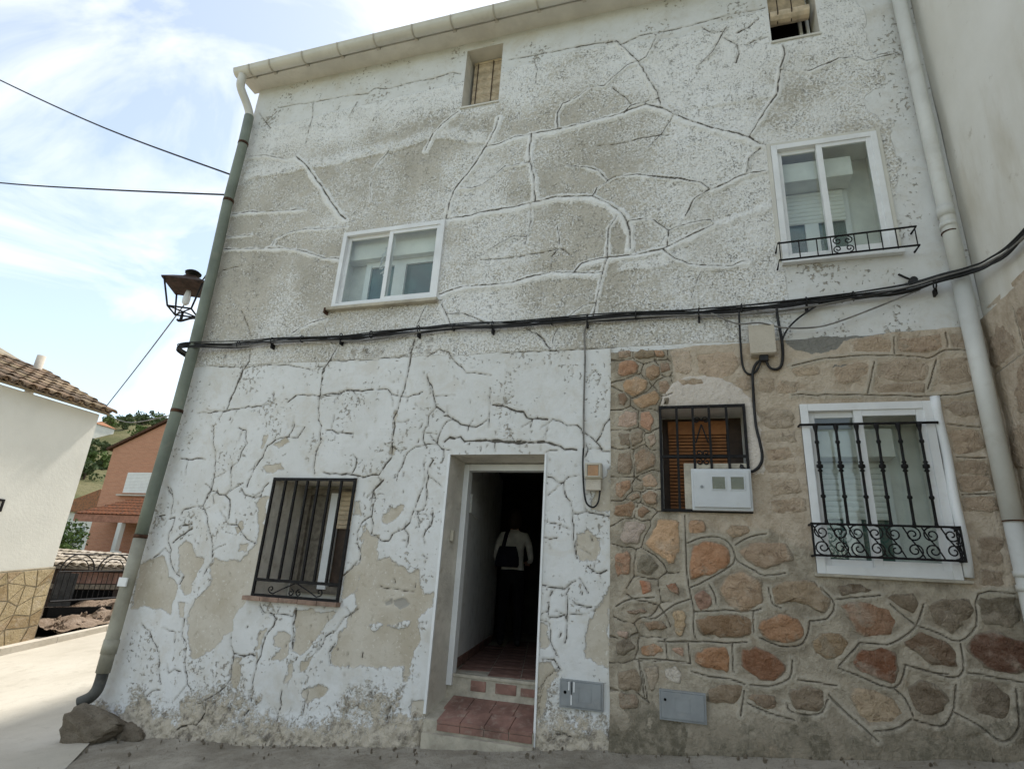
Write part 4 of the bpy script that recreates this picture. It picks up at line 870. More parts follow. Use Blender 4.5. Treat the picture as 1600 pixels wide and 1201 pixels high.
# lower left window with grille
g = OP['grille']; x0, x1, z0, z1 = g
reveal(g, 0.52, 'door_reveal', back=True)
fr = frame_ring(MB(), x0 + .06, x1 - .01, z0 + .06, z1 - .03, .07, .46, .515).build('window_frame', 'grey_wood', house)
MB().bbox(x0 + .40, x0 + .50, .44, .50, z0 + .10, z1 - .08, .006).build('window_post', 'white_alu', fr)
MB().box(x0 + .13, x0 + .42, .50, .505, z0 + .13, z1 - .1).build('leaf_panel', 'grey_wood', fr)
MB().box(x0 + .50, x1 - .08, .505, .51, z0 + .13, z1 - .1).build('dark_pane', 'brown_wood', fr)
roller(fr, x0 + .48, x1 - .04, z1 - .45, z1 - .06, 0.46, 'bamboo', 0.05)
for i in range(5):
    a = x0 - .06 + i * (x1 - x0 + .08) / 5
    MB().bbox(a, a + (x1 - x0 + .08) / 5 - .006, -0.075, 0.46, z0 - .028 + RNG.uniform(-.003, .003), z0 + .012, .006).build('sill_tile', 'sill_tile', house)
gr_ = MB(); w = .014
gr_.box(x0 - .0, x0 + .024, -.03, -.01, z0 - .0, z1 + .0); gr_.box(x1 - .024, x1 + .0, -.03, -.01, z0 - .0, z1)
gr_.box(x0 + .024, x1 - .024, -.029, -.011, z1 - .03, z1 - .002); gr_.box(x0 + .024, x1 - .024, -.029, -.011, z0 + .15, z0 + .178); gr_.box(x0 + .024, x1 - .024, -.029, -.011, z0 + .012, z0 + .036)
grl = gr_.build('window_grille', 'iron', house)
for xx in (-3.968, -3.837, -3.706, -3.578, -3.443, -3.31):
    MB().bbox(xx - .011, xx + .011, -.030, -.008, z0 + .16, z1 - .012, .002).build('bar', 'iron', grl)
cx = (x0 + x1) / 2; zc = z0 + .095
for sg in (-1, 1):
    m = MB()
    m.tube([(cx + sg * .02, -.02, zc + .05), (cx + sg * .15, -.02, zc - .005), (cx + sg * .24, -.02, zc - .05)], .006, 6)
    m.tube([(cx + sg * .24, -.02, zc - .05)] + spiral(cx + sg * .27, zc - .01, .035, 1.1, -math.pi / 2, -.02, sg, 14), .006, 6)
    m.tube(spiral(cx + sg * .045, zc - .03, .034, 1.2, math.pi / 2, -.02, sg, 14), .006, 6)
    m.build('scroll', 'iron', grl)

# attic windows with bamboo blinds
for nme, yb, zlo in (('attic1', .2, 6.56), ('attic2', .14, 7.06)):
    x0, x1, z0, z1 = OP[nme]
    reveal(OP[nme], 0.30, 'soffit')
    MB().box(x0 + .0, x1 - .0, .285, .29, z0, z1 - .12).build('dark_pane', 'dark', house)
    bl = MB().bbox(x0 + .03, x1 - .03, yb - .012, yb + .012, z1 - .045, z1 - .01, .005).build('blind', 'bamboo', house)
    z = z1 - .05; i = 0
    if nme == 'attic1':
        while z > zlo:
            MB().bbox(x0 + .035, x1 - .012, yb - .006 + .004 * math.sin(i), yb + .006 + .004 * math.sin(i), z - .019, z - .001, .004).build('slat', 'bamboo', bl)
            z -= .0205; i += 1
        for fx in (.12, .55):
            MB().tube([(x0 + fx * (x1 - x0) + .03, yb - .014, z1 - .03), (x0 + fx * (x1 - x0) + .03, yb - .016, zlo)], .006, 6).build('cord', 'brown_wood', bl)
    else:
        while z > zlo:
            MB().bbox(x0 + .02, x1 - .06, yb - .006, yb + .006, z - .019, z - .001, .004).build('slat', 'bamboo', bl)
            z -= .0205
        for k, rr in enumerate((.075, .055, .035)):
            MB().tube([(x0 + .015, yb - .06, zlo - .02 + k * .004), (x1 - .055, yb - .06, zlo - .02)], rr, 12).build('rolled_slats', 'bamboo', bl)
        for fx in (.2, .5):
            MB().tube([(x0 + fx * .45, yb - .14, zlo + .3), (x0 + fx * .45, yb - .142, zlo - .03), (x0 + fx * .45, yb - .06, zlo - .105)], .006, 6).build('cord', 'brown_wood', bl)
        frame_ring(MB(), x0 + .33, x1 - .02, z0 + .005, z1 - .1, .03, .24, .28).build('window_frame', 'white_alu', house)
    MB().bbox(x0 - .01, x1 + .01, -.02, .05, z0 - .02, z0 + .004, .004).build('window_sill', 'gutter', house)

# meter window: frame, bars, orange blind
x0, x1, z0, z1 = OP['meter']
reveal(OP['meter'], 0.34, 'inner_white', front=-0.034)
MB().box(x0 + .01, x1 - .01, .33, .335, z0, z1 - .01).build('dark_pane', 'brown_wood', house)
bl = MB().bbox(x0 + .06, x1 - .14, .285, .315, z1 - .17, z1 - .045, .006).build('blind_box', 'orange_slat', house)
z = z1 - .175
while z > z0 + .02:
    MB().bbox(x0 + .065, x1 - .145, .29, .305, z - .024, z - .002, .004).build('blind_slat', 'orange_slat', bl)
    z -= .030
gr_ = MB()
gr_.box(x0, x0 + .022, -.062, -.04, z0, z1); gr_.box(x1 - .022, x1, -.062, -.04, z0, z1)
gr_.box(x0 + .022, x1 - .022, -.061, -.041, z1 - .022, z1); gr_.box(x0 + .022, x1 - .022, -.061, -.041, z0, z0 + .022); gr_.box(x0 + .022, x1 - .022, -.061, -.041, 2.235, 2.257)
gm_ = gr_.build('window_grille', 'iron', house)
for xx in (-.092, .04, .171, .309):
    MB().bbox(xx - .010, xx + .010, -.064, -.044, z0 + .012, z1 - .01, .002).build('bar', 'iron', gm_)
m = MB(); cx = .105; yy = -.054
m.tube([(cx, yy, 2.52), (cx - .05, yy, 2.36)], .006, 6); m.tube([(cx, yy, 2.52), (cx + .05, yy, 2.36)], .006, 6)
for sg in (-1, 1):
    m.tube(spiral(cx + sg * .035, 2.555, .032, 1.1, math.pi if sg > 0 else 0, yy, -sg, 12), .006, 6)
    m.tube(spiral(cx + sg * .028, 2.20, .028, 1.2, math.pi / 2, yy, sg, 12), .006, 6)
    m.tube(spiral(cx + sg * .028, 2.275, .028, 1.2, -math.pi / 2, yy, -sg, 12), .006, 6)
m.build('scroll', 'iron', gm_)
MB().bbox(x0 + .19, x0 + .31, -.055, .25, z0 + .022, z0 + .40, .01).build('cabinet_backing', 'grout', house)
MB().bbox(x0 + .25, x1 - .01, -.05, .02, z0 + .355, z0 + .40, .012).build('mortar_bed', 'grout', house)

# w3 grille
gw = MB()
y1_, y2_ = -.085, -.155
for zz in (1.713, 1.487):
    gw.tube([(.85, -.04, zz), (.85, y2_, zz), (1.785, y2_, zz), (1.785, -.04, zz)], .009, 6)
for xx in (.85, 1.785): gw.tube([(xx, y2_, 1.478), (xx, y2_, 1.722)], .008, 6)
grw = gw.build('window_grille', 'iron', house)
MB().tube([(.851, -.04, 2.49), (.853, y1_, 2.492), (1.80, y1_, 2.492), (1.803, -.04, 2.492)], .010, 6).build('rail', 'iron', grw)
for xx in (.963, 1.108, 1.251, 1.388, 1.534, 1.672):
    m = MB()
    za, zb_ = 1.713, 2.49
    ys = lambda z: y2_ + (y1_ - y2_) * (z - za) / (zb_ - za) if False else y1_
    prof = [(za, .016), (za + .03, .012), (za + .04, .0105), (za + .20, .0105), (za + .207, .018), (za + .222, .018), (za + .229, .0105),
            (za + .40, .010), (za + .41, .020), (za + .425, .010), (za + .435, .024), (za + .455, .024), (za + .465, .010), (za + .475, .019), (za + .487, .010),
            (za + .62, .0105), (za + .628, .017), (za + .642, .017), (za + .65, .0105), (zb_ - .06, .0105), (zb_ - .02, .019), (zb_, .019)]
    m.lathe(xx, y1_ - .001, prof, 8)
    m.build('baluster', 'iron', grw, True)
def ring_pts(cx, cz, r, y, n=20): return [(cx + r * math.cos(2 * math.pi * i / n), y, cz + r * math.sin(2 * math.pi * i / n)) for i in range(n + 1)]
for k in range(8):
    cxk = .91 + k * .1165
    m = MB(); sg = 1 if k % 2 == 0 else -1
    m.tube(spiral(cxk, 1.655, .054, 1.5, math.pi / 2, y2_, sg, 22), .0055, 5)
    m.tube(spiral(cxk, 1.545, .054, 1.5, -math.pi / 2, y2_, -sg, 22), .0055, 5)
    m.tube([(cxk - .055, y2_, 1.705), (cxk - .02, y2_, 1.63), (cxk + .02, y2_, 1.57), (cxk + .055, y2_, 1.495)], .0055, 5)
    m.build('scroll', 'iron', grw)
for yy in (-.075, -.12):
    m = MB()
    m.tube([(1.785, yy + .04 * math.cos(t), 1.655 + .05 * math.sin(t)) for t in np.linspace(0, 8, 16)], .0055, 5)
    m.tube([(1.785, yy + .04 * math.cos(t), 1.545 + .05 * math.sin(t)) for t in np.linspace(0, 8, 16)], .0055, 5)
    m.build('scroll', 'iron', grw)

# w2 balcony rail
gw = MB(); y2_ = -.15
for z0_, z1__ in ((4.135, 4.165), (3.965, 3.985)):
    gw.tube([(.82, -.02, z0_ - .02), (.82, y2_, z0_), (1.885, y2_, z1__), (1.885, -.02, z1__ + .01)], .009, 6)
grb = gw.build('window_rail', 'iron', house)
for xx in (.835, .99, 1.13, 1.24, 1.42, 1.52, 1.62, 1.73, 1.87):
    MB().tube([(xx, y2_, 3.97), (xx, y2_, 4.15)], .005, 6).build('bar', 'iron', grb)
m = MB()
for sg in (-1, 1):
    m.tube(spiral(1.33 + sg * .04, 4.10, .038, 1.3, math.pi / 2, y2_, -sg, 14), .0055, 5)
    m.tube(spiral(1.33 + sg * .045, 4.02, .036, 1.3, -math.pi / 2, y2_, sg, 14), .0055, 5)
m.build('scroll', 'iron', grb)

# ---- doorway
dx0, dx1, _, dz1 = OP['door']
FZ = 0.375
m = MB()
m.quad((dx0, 0.0, -.5), (dx0 + .02, 0.37, -.5), (dx0 + .02, 0.37, dz1 - .01), (dx0, 0.0, dz1))
m.quad((dx1, 0.37, -.5), (dx1, 0.0, -.5), (dx1, 0.0, dz1), (dx1, 0.37, dz1 - .01))
m.quad((dx0, 0.0, dz1), (dx0 + .02, 0.37, dz1 - .01), (dx1, 0.37, dz1 - .01), (dx1, 0.0, dz1))
m.build('door_reveal', 'door_reveal', house)
m = MB()
m.bbox(dx0 + .02, dx0 + .075, .34, .44, FZ - .1, dz1 - .02, .006)
m.bbox(dx1 - .05, dx1 + .005, .34, .44, FZ - .1, dz1 - .02, .006)
m.bbox(dx0 + .075, dx1 - .05, .341, .439, dz1 - .085, dz1 - .02, .006)
m.build('door_frame', 'white_alu', house)
MB().bbox(dx0 + .010, dx0 + .045, .15, .19, 1.50, 1.60, .008).build('bell_push', 'beige_plastic', house)
MB().box(dx0 - .015, dx0 + .008, -.012, .008, .10, dz1 + .0).build('corner_bead', 'white_alu', house)
MB().box(dx1 - .008, dx1 + .010, -.012, .008, -.05, dz1 + .0).build('corner_bead', 'white_alu', house)
# corridor
m = MB()
def wq(a, b, z0, z1): m.quad((a[0], a[1], z0), (b[0], b[1], z0), (b[0], b[1], z1), (a[0], a[1], z1))
wq((dx0 + .03, .43), (-2.86, 3.75), FZ - .03, 2.75)
cor_l = m.build('corridor_wall', 'corridor', house)
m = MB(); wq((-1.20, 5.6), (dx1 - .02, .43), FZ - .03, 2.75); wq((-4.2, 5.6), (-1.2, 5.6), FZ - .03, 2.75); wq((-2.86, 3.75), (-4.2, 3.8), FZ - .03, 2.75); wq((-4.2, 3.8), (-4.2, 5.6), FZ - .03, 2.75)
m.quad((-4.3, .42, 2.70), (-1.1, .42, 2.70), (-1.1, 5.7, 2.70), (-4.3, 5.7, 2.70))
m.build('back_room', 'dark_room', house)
m = MB(); m.quad((dx0, .40, dz1 - .03), (dx1, .40, dz1 - .03), (dx1, .41, 2.75), (dx0, .41, 2.75)); m.build('lintel_back', 'corridor', house)
p0, p1 = Vector((dx0 + .03, .43, 0)), Vector((-2.86, 3.75, 0)); dd = (p1 - p0)
nn = Vector((dd.y, -dd.x, 0)).normalized()
def on_wall(t0, t1, z0, z1, off):
    a = p0 + dd * t0; b = p0 + dd * t1; a2 = a + nn * off; b2 = b + nn * off
    mm = MB(); mm.add([(a.x, a.y, z0), (a2.x, a2.y, z0), (b2.x, b2.y, z0), (b.x, b.y, z0), (a.x, a.y, z1), (a2.x, a2.y, z1), (b2.x, b2.y, z1), (b.x, b.y, z1)],
                      [(0, 3, 2, 1), (4, 5, 6, 7), (0, 1, 5, 4), (1, 2, 6, 5), (2, 3, 7, 6), (3, 0, 4, 7)])
    return mm
on_wall(.08, .30, 1.83, 2.02, .02).build('fuse_cover', 'corridor', cor_l)
for k in range(8): on_wall(.02 + k * .12, .135 + k * .12, FZ, FZ + .085, .012).build('skirting_tile', 'tile', cor_l)
# floor: cement bed with terracotta tiles, two steps
bed = MB(); bed.box(-4.2, -1.15, .50, 5.6, FZ - .25, FZ - .008); bed.box(dx0 + .001, dx1 - .001, .371, .50, FZ - .45, FZ - .012)
bed.add([(dx0 + .006, -.03, -.5), (dx1 - .003, -.03, -.5), (dx1 - .003, .371, -.5), (dx0 + .006, .371, -.5), (dx0 + .006, -.03, .066), (dx1 - .003, -.03, .066), (dx1 - .003, .371, .182), (dx0 + .006, .371, .182)],
        [(0, 3, 2, 1), (4, 5, 6, 7), (0, 1, 5, 4), (1, 2, 6, 5), (2, 3, 7, 6), (3, 0, 4, 7)])
bed.box(dx0 + .02, dx1 + .01, -.085, -.03, -.5, -.018)
steps = bed.build('doorstep', 'grout', house)
tr = random.Random(3)
tile_dir = math.radians(14)
ca, sa = math.cos(tile_dir), math.sin(tile_dir)
T = .30
tm = MB().bbox(-T / 2 + .004, T / 2 - .004, -T / 2 + .004, T / 2 - .004, -.012, 0, .003)
tme = bpy.data.meshes.new('floor_tile'); tme.from_pydata(tm.v, [], tm.f); tme.materials.append(MAT['tile'])
for i in range(-2, 8):
    for j in range(0, 14):
        u, v = (i - 2) * T + .1, j * T + .17
        x = -1.75 + u * ca - v * sa; y = .40 + u * sa + v * ca
        lx = dx0 + .03 + (-2.86 - dx0 - .03) * (y - .43) / 3.32
        if not (.55 < y < 4.0 and lx + .10 < x < -1.22): continue
        o = bpy.data.objects.new('floor_tile', tme); COL.objects.link(o); o.parent = steps
        o.location = (x, y, FZ - .002 + tr.uniform(-.002, .002)); o.rotation_euler = (0, 0, tile_dir)
ts_ = math.atan2(.116, .40)
for k in range(4):      # sloping tiles on the lower step, with a tile riser
    a = dx0 + .13 + k * .205
    b = min(a + .199, dx1 - .010)
    for (ya, yb_, da) in ((-.045, .150, 0.0), (.156, .362, -.03)):
        zf = lambda y: .070 + (y + .03) * .29 + tr.uniform(-.001, .001)
        if k == 3 and da: b2_ = dx1 - .012
        else: b2_ = b + da
        za, zb_ = zf(ya), zf(yb_)
        MB().add([(a + da, ya, za - .012), (b2_, ya, za - .012), (b2_, yb_, zb_ - .012), (a + da, yb_, zb_ - .012), (a + da, ya, za + .012), (b2_, ya, za + .012), (b2_, yb_, zb_ + .012), (a + da, yb_, zb_ + .012)],
                 [(0, 3, 2, 1), (4, 5, 6, 7), (0, 1, 5, 4), (1, 2, 6, 5), (2, 3, 7, 6), (3, 0, 4, 7)]).build('step_tile', 'tile', steps)
    MB().bbox(a, b, -.042, -.030, .0, .050, .003).build('riser_tile', 'tile', steps)
for k in range(3):
    a = dx0 + .25 + k * .23
    MB().bbox(a, a + .17 + tr.uniform(-.05, .02), .362, .374, FZ - .13 + tr.uniform(0, .04), FZ - .06 + tr.uniform(-.01, .02), .004).build('riser_tile', 'tile', steps)
MB().bbox(dx0 + .02, dx1 - .06, .36, .46, FZ - .03, FZ - .004, .006).build('threshold', 'grout', steps)

# ---- gutter and downpipes
m = MB(); n = 12; Rg = .078
gy, gz = -.30, 7.635
prof = [(gy - Rg * math.cos(t), gz - Rg * math.sin(t)) for t in np.linspace(0, math.pi, n + 1)]
prof = [(gy - Rg - .008, gz + .012)] + prof
xs = [-5.81, XR]
m.add([(x, a, b) for x in xs for a, b in prof], [(i, i + 1, len(prof) + i + 1, len(prof) + i) for i in range(len(prof) - 1)])
m.add([(-5.81, a, b) for a, b in prof[1:]], [tuple(range(n + 1))])
gut = m.build('gutter', 'gutter', house, True)
for xx in (-5.55, -5.22, -4.70, -4.16, -3.63, -3.09, -2.57, -2.02, -1.49, -.95, -.4, .15, .7, 1.25, 1.8):
    mm = MB(); R2 = Rg + .004
    pr = [(gy - R2 * math.cos(t), gz - R2 * math.sin(t)) for t in np.linspace(-.15, math.pi, 12)]
    mm.tube([(xx, a, b) for a, b in pr], .011, 6)
    mm.box(xx - .022, xx + .022, gy + Rg - .02, gy + Rg + .012, gz - .075, gz - .05)
    mm.build('gutter_clip', 'gutter_clip', gut)
for xx in (-2.12,):
    mm = MB(); R2 = Rg + .003
    pr = [(gy - R2 * math.cos(t), gz - R2 * math.sin(t)) for t in np.linspace(0, math.pi, 12)]
    mm.add([(x, a, b) for x in (xx - .05, xx + .05) for a, b in pr], [(i, i + 1, 12 + i + 1, 12 + i) for i in range(11)])
    mm.build('gutter_joint', 'gutter', gut, True)

MAT['dark_grey_pipe'] = simple('dark_grey_pipe', (0.075, 0.075, 0.068), 0.6, 0.3, var=0.2, scale=6, dirt=(0.2, 0.18, 0.14), dirt_amt=0.4)
pipe_path = [(-5.62, -.105, 7.02), (-5.60, -.105, 6.5), (-5.60, -.105, 5.6), (-5.555, -.105, 4.6), (-5.535, -.105, 3.6), (-5.54, -.11, 2.78), (-5.57, -.115, 1.9), (-5.575, -.12, 1.39)]
dp = MB().tube(pipe_path, .062, 16).build('downpipe', 'green_pipe', house, True)
MB().tube(catmull([(-5.70, -.30, 7.57), (-5.70, -.30, 7.44), (-5.70, -.27, 7.36), (-5.66, -.16, 7.20), (-5.63, -.108, 7.08), (-5.62, -.105, 6.98)], 4), .055, 14).build('pipe_elbow', 'gutter', dp, True)
MB().tube([(-5.575, -.12, 1.39), (-5.58, -.125, .8), (-5.585, -.13, .35), (-5.59, -.13, .10)], .064, 16).build('lower_pipe', 'cream_pipe', dp, True)
MB().tube([(-5.583, -.128, .40), (-5.586, -.13, .27)], .071, 16).build('pipe_collar', 'cream_pipe', dp, True)
MB().tube(catmull([(-5.59, -.13, .12), (-5.592, -.13, .02), (-5.60, -.14, -.06), (-5.64, -.16, -.12), (-5.71, -.20, -.165)], 4), .053, 14, cap=False).build('pipe_outlet', MAT['dark_grey_pipe'], dp, True)
for (px_, py_, pz_) in ((-5.60, -.105, 6.55), (-5.595, -.105, 5.63), (-5.538, -.11, 2.78), (-5.575, -.12, 1.40)):
    MB().tube([(px_, py_, pz_ - .018), (px_, py_, pz_ + .018)], .0665, 16).build('pipe_clamp', 'rust', dp, True)
MB().bbox(-5.63, -5.52, -.196, -.180, .90, .985, .002).build('paper_label', 'white_alu', dp)

pr_ = MB().tube([(2.135, -.10, 8.2), (2.135, -.10, 4.35), (2.135, -.10, 3.55)], .057, 16).build('downpipe', 'white_pipe', house, True)
MB().tube([(2.133, -.10, 3.66), (2.128, -.10, 1.76)], .062, 16).build('lower_pipe', 'white_pipe', pr_, True)
MB().tube([(2.128, -.10, 1.78), (2.125, -.10, .2)], .059, 16).build('lower_pipe', 'white_pipe', pr_, True)
for z_, h_, r_ in ((4.30, .05, .063), (4.17, .02, .062), (1.42, .02, .068), (1.33, .02, .068)):
    MB().tube([(2.13, -.10, z_ - h_), (2.13, -.10, z_ + h_)], r_, 16).build('pipe_collar', 'white_pipe', pr_, True)
for z_, r_ in ((1.77, .0645), (4.10, .060)):
    MB().tube([(2.129, -.10, z_ - .005), (2.129, -.10, z_ + .005)], r_, 16).build('pipe_clamp', 'rust', pr_, True)
MB().add([(2.06, -.02, 7.6), (2.06, .0, 7.6), (2.20, -.02, 3.3), (2.02, -.0, 3.3)], [(0, 1, 3, 2)]) if False else None

# ================================================================== things fixed to the facade
def cabinet(name, label, x0, x1, z0, z1, y0, y1, mat, seal=None):
    t = thing(name, label, 'utility box', ((x0 + x1) / 2, y1, z0))
    frame_ring(MB(), x0, x1, z0, z1, .012, y0 + .004, y1, .002).build('frame', mat, t)
    d = MB().bbox(x0 + .013, x1 - .013, y0, y1 - .002, z0 + .013, z1 - .013, .005).build('door', mat, t)
    return t, d
t, d = cabinet('gas_cabinet', 'grey metal gas cabinet with white paint drips set low in the white wall', -1.05, -.71, .275, .475, -.035, .03, 'box_grey')
MB().tube([(-1.005, -.0352, .385), (-1.005, -.038, .385)], .012, 10).build('lock', 'dark', t)
frame_ring(MB(), -.90, -.80, .325, .43, .004, -.0375, -.034, .001).build('door_emboss', 'box_grey', d)
for xx, za in ((-.975, .40), (-.955, .37), (-.935, .39), (-.955, .30)):
    MB().bbox(xx - .005, xx + .005, -.0385, -.034, za, .462, .0015).build('paint_drip', 'white_alu', d)
t, d = cabinet('gas_cabinet', 'plain grey metal gas cabinet set low in the stone cladding', -.287, .043, .285, .485, -.082, .0, 'box_grey')
MB().tube([(-.245, -.0822, .42), (-.245, -.085, .42)], .010, 10).build('lock', 'dark', t)
frame_ring(MB(), -.18, -.07, .345, .44, .004, -.0845, -.081, .001).build('door_emboss', 'box_grey', d)

t = thing('meter_cabinet', 'white electricity meter cabinet with two inspection panes at the foot of the barred window', 'utility box', (.23, -.06, 1.80))
MB().bbox(.005, .462, -.10, -.02, 1.800, 2.135, .012).build('case', 'box_white', t)
dr = MB().bbox(.022, .445, -.118, -.101, 1.822, 2.112, .008).build('door', 'box_white', t)
for a in (.165, .305):
    frame_ring(MB(), a - .006, a + .106, 1.958, 2.072, .008, -.1235, -.116, .002).build('pane_frame', 'box_white', dr)
    MB().box(a, a + .10, -.1205, -.117, 1.963, 2.067).build('pane', 'olive_glass', dr)
MB().tube([(.085, -.117, 1.985), (.085, -.124, 1.985)], .012, 10).build('lock', 'box_grey', dr)
MB().tube([(.40, -.09, 2.135), (.40, -.09, 2.16), (.385, -.09, 2.165)], .014, 8).build('cable_gland', 'cable', t)

t = thing('junction_box', 'pale grey cable junction box high on the tan stone wall under the cable bundle', 'junction box', (.63, -.03, 3.10))
MB().bbox(.535, .725, -.115, -.03, 3.105, 3.365, .008).build('case', MAT['kerb'], t)
MB().bbox(.528, .732, -.128, -.113, 3.112, 3.372, .008).build('lid', MAT['kerb'], t)
MB().bbox(.60, .67, -.10, -.05, 3.055, 3.106, .008).build('cable_gland', 'cable', t)

t = thing('service_meter', 'small beige fuse box with an amber window on the wall right of the doorway', 'fuse box', (-.80, -.03, 1.95))
MB().bbox(-.875, -.725, -.085, -.02, 2.05, 2.19, .018).build('case', 'beige_plastic', t)
frame_ring(MB(), -.865, -.735, 2.06, 2.18, .014, -.098, -.083, .005).build('lid', 'beige_plastic', t)
MB().box(-.845, -.755, -.092, -.084, 2.075, 2.165).build('window', 'amber', t)
MB().bbox(-.865, -.735, -.065, -.02, 1.955, 2.052, .008).build('lower_case', MAT['kerb'], t)

t = thing('cable_clamp', 'black cable anchor clamp on the white wall above the cable bundle', 'clamp', (1.82, -.03, 3.73))
MB().tube([(1.83, -.0, 3.72), (1.83, -.06, 3.72)], .03, 10).build('body', 'cable', t)
MB().tube([(1.83, -.04, 3.72), (1.78, -.03, 3.76), (1.74, -.02, 3.80)], .009, 6).build('hook', 'iron', t)

# ---- cables
cb = [(-5.75, .10, 3.52), (-5.70, -.16, 3.53), (-5.60, -.195, 3.545), (-5.46, -.14, 3.57), (-4.9, -.055, 3.585), (-4.36, -.05, 3.60), (-3.37, -.05, 3.58), (-2.76, -.05, 3.61), (-1.63, -.05, 3.585),
      (-.68, -.05, 3.59), (.18, -.055, 3.565), (.97, -.06, 3.59), (1.69, -.08, 3.63), (2.0, -.18, 3.66), (2.14, -.24, 3.67), (2.19, -.42, 3.63), (2.21, -.9, 3.58), (2.215, -2.2, 3.62), (2.215, -4, 3.6)]
bundle = thing('cable_bundle', 'thick bundle of black cables strung across the whole facade', 'cable bundle', (-1.7, -.05, 3.58))
cr = random.Random(9)
path = catmull(cb, 10)
for k in range(10):
    ph = [cr.uniform(0, 6.28) for _ in range(4)]; fr_ = [cr.uniform(.7, 3.6) for _ in range(3)]
    oy, oz = cr.uniform(-.016, .010), cr.uniform(-.030, .030)
    amp = .016 if k < 7 else .034
    s0 = 0; pts = []
    L = 0
    for i, p in enumerate(path):
        if i: L += math.dist(p, path[i - 1])
        pts.append((p[0], p[1] + oy + .006 * math.sin(fr_[0] * L + ph[0]), p[2] + oz + amp * math.sin(fr_[1] * L + ph[1]) * .6 + amp * .5 * math.sin(fr_[2] * 2.1 * L + ph[2])))
    MB().tube(pts, cr.choice([.006, .007, .009, .011]), 6).build('cable', 'grey_cable' if k == 9 else 'cable', bundle, True)
for i in range(16):
    x = -5.0 + i * .46 + cr.uniform(-.1, .1)
    if x > 2.0: break
    z = float(np.interp(x, [p[0] for p in cb[3:14]], [p[2] for p in cb[3:14]]))
    MB().tube([(x, -.055 + .030 * math.cos(a), z + .04 * math.sin(a)) for a in np.linspace(0, 6.3, 11)], .006, 5).build('cable_tie', 'cable', bundle)
    if i % 2: MB().box(x - .008, x + .008, -.06, .01, z - .085, z - .03).build('wall_hook', 'iron', bundle)

def wire(name, label, pts, r, mat='cable', k=6):
    o = MB().tube(catmull(pts, k), r, 6).build(name, mat, None, True)
    return tag(o, label, 'cable')
wire('drop_cable', 'black cable looping down left of the pale junction box', [(.471, -.06, 3.56), (.466, -.055, 3.42), (.463, -.05, 3.228), (.465, -.05, 3.05), (.49, -.05, 2.97), (.54, -.05, 2.955), (.585, -.06, 3.0), (.61, -.08, 3.06)], .009)
wire('drop_cable', 'thick black cable looping down right of the pale junction box', [(.775, -.06, 3.54), (.778, -.05, 3.448), (.793, -.05, 3.206), (.775, -.05, 3.04), (.735, -.05, 2.99), (.68, -.055, 3.0), (.65, -.07, 3.06)], .012)
wire('drop_cable', 'black cable running from the junction box down to the meter cabinet', [(.63, -.08, 3.07), (.58, -.06, 3.05), (.545, -.055, 2.98), (.535, -.055, 2.87), (.531, -.055, 2.53), (.552, -.055, 2.36), (.560, -.055, 2.24), (.53, -.06, 2.16), (.46, -.08, 2.115), (.385, -.09, 2.16)], .012)
wire('slack_cable', 'thin grey cable sagging under the bundle across the junction box', [(.23, -.06, 3.55), (.438, -.075, 3.421), (.62, -.135, 3.385), (.792, -.10, 3.345), (1.0, -.08, 3.335), (1.189, -.075, 3.363), (1.535, -.075, 3.488), (1.85, -.09, 3.61)], .007, 'grey_cable')
wire('slack_cable', 'short black cable dropping from the bundle to the right loop', [(1.15, -.065, 3.575), (1.05, -.06, 3.52), (.926, -.055, 3.432), (.84, -.055, 3.34), (.795, -.055, 3.25)], .008)
wire('service_wire', 'thin grey wire running down the white wall to the fuse box', [(-.86, -.03, 3.56), (-.90, -.025, 3.50), (-.912, -.022, 3.42), (-.900, -.022, 3.19), (-.903, -.022, 2.9), (-.903, -.022, 2.628), (-.897, -.022, 2.33)], .008, 'grey_cable')
wire('service_wire', 'black cable loop hanging beside the fuse box', [(-.897, -.03, 2.33), (-.90, -.035, 2.2), (-.893, -.035, 2.05), (-.88, -.035, 1.92), (-.855, -.035, 1.84), (-.80, -.035, 1.815), (-.76, -.04, 1.86), (-.745, -.045, 1.955)], .008)
wire('overhead_wire', 'highest overhead wire crossing the sky to the house corner', [(-19.6, -.10, 13.9), (-15.7, -.06, 11.55), (-11.8, -.04, 9.30), (-8.6, .0, 7.55), (-5.70, .03, 6.13)], .012)
wire('overhead_wire', 'nearly level overhead wire meeting the house corner under the highest wire', [(-19.6, 1.2, 10.1), (-15.7, .9, 8.72), (-11.8, .54, 7.48), (-8.6, .25, 6.58), (-5.70, .03, 5.84)], .012)
wire('service_wire', 'thin wire slanting from the street lantern down to the tiled roof corner', [(-5.72, .1, 4.95), (-8.5, 1.7, 4.45), (-11.80, 3.66, 4.12)], .010, 'grey_cable')
wire('service_wire', 'faint level wire between the tiled roof corner and the green downpipe', [(-11.75, 3.78, 4.02), (-8.6, 1.8, 3.25), (-5.72, .05, 2.80)], .007, 'grey_cable')

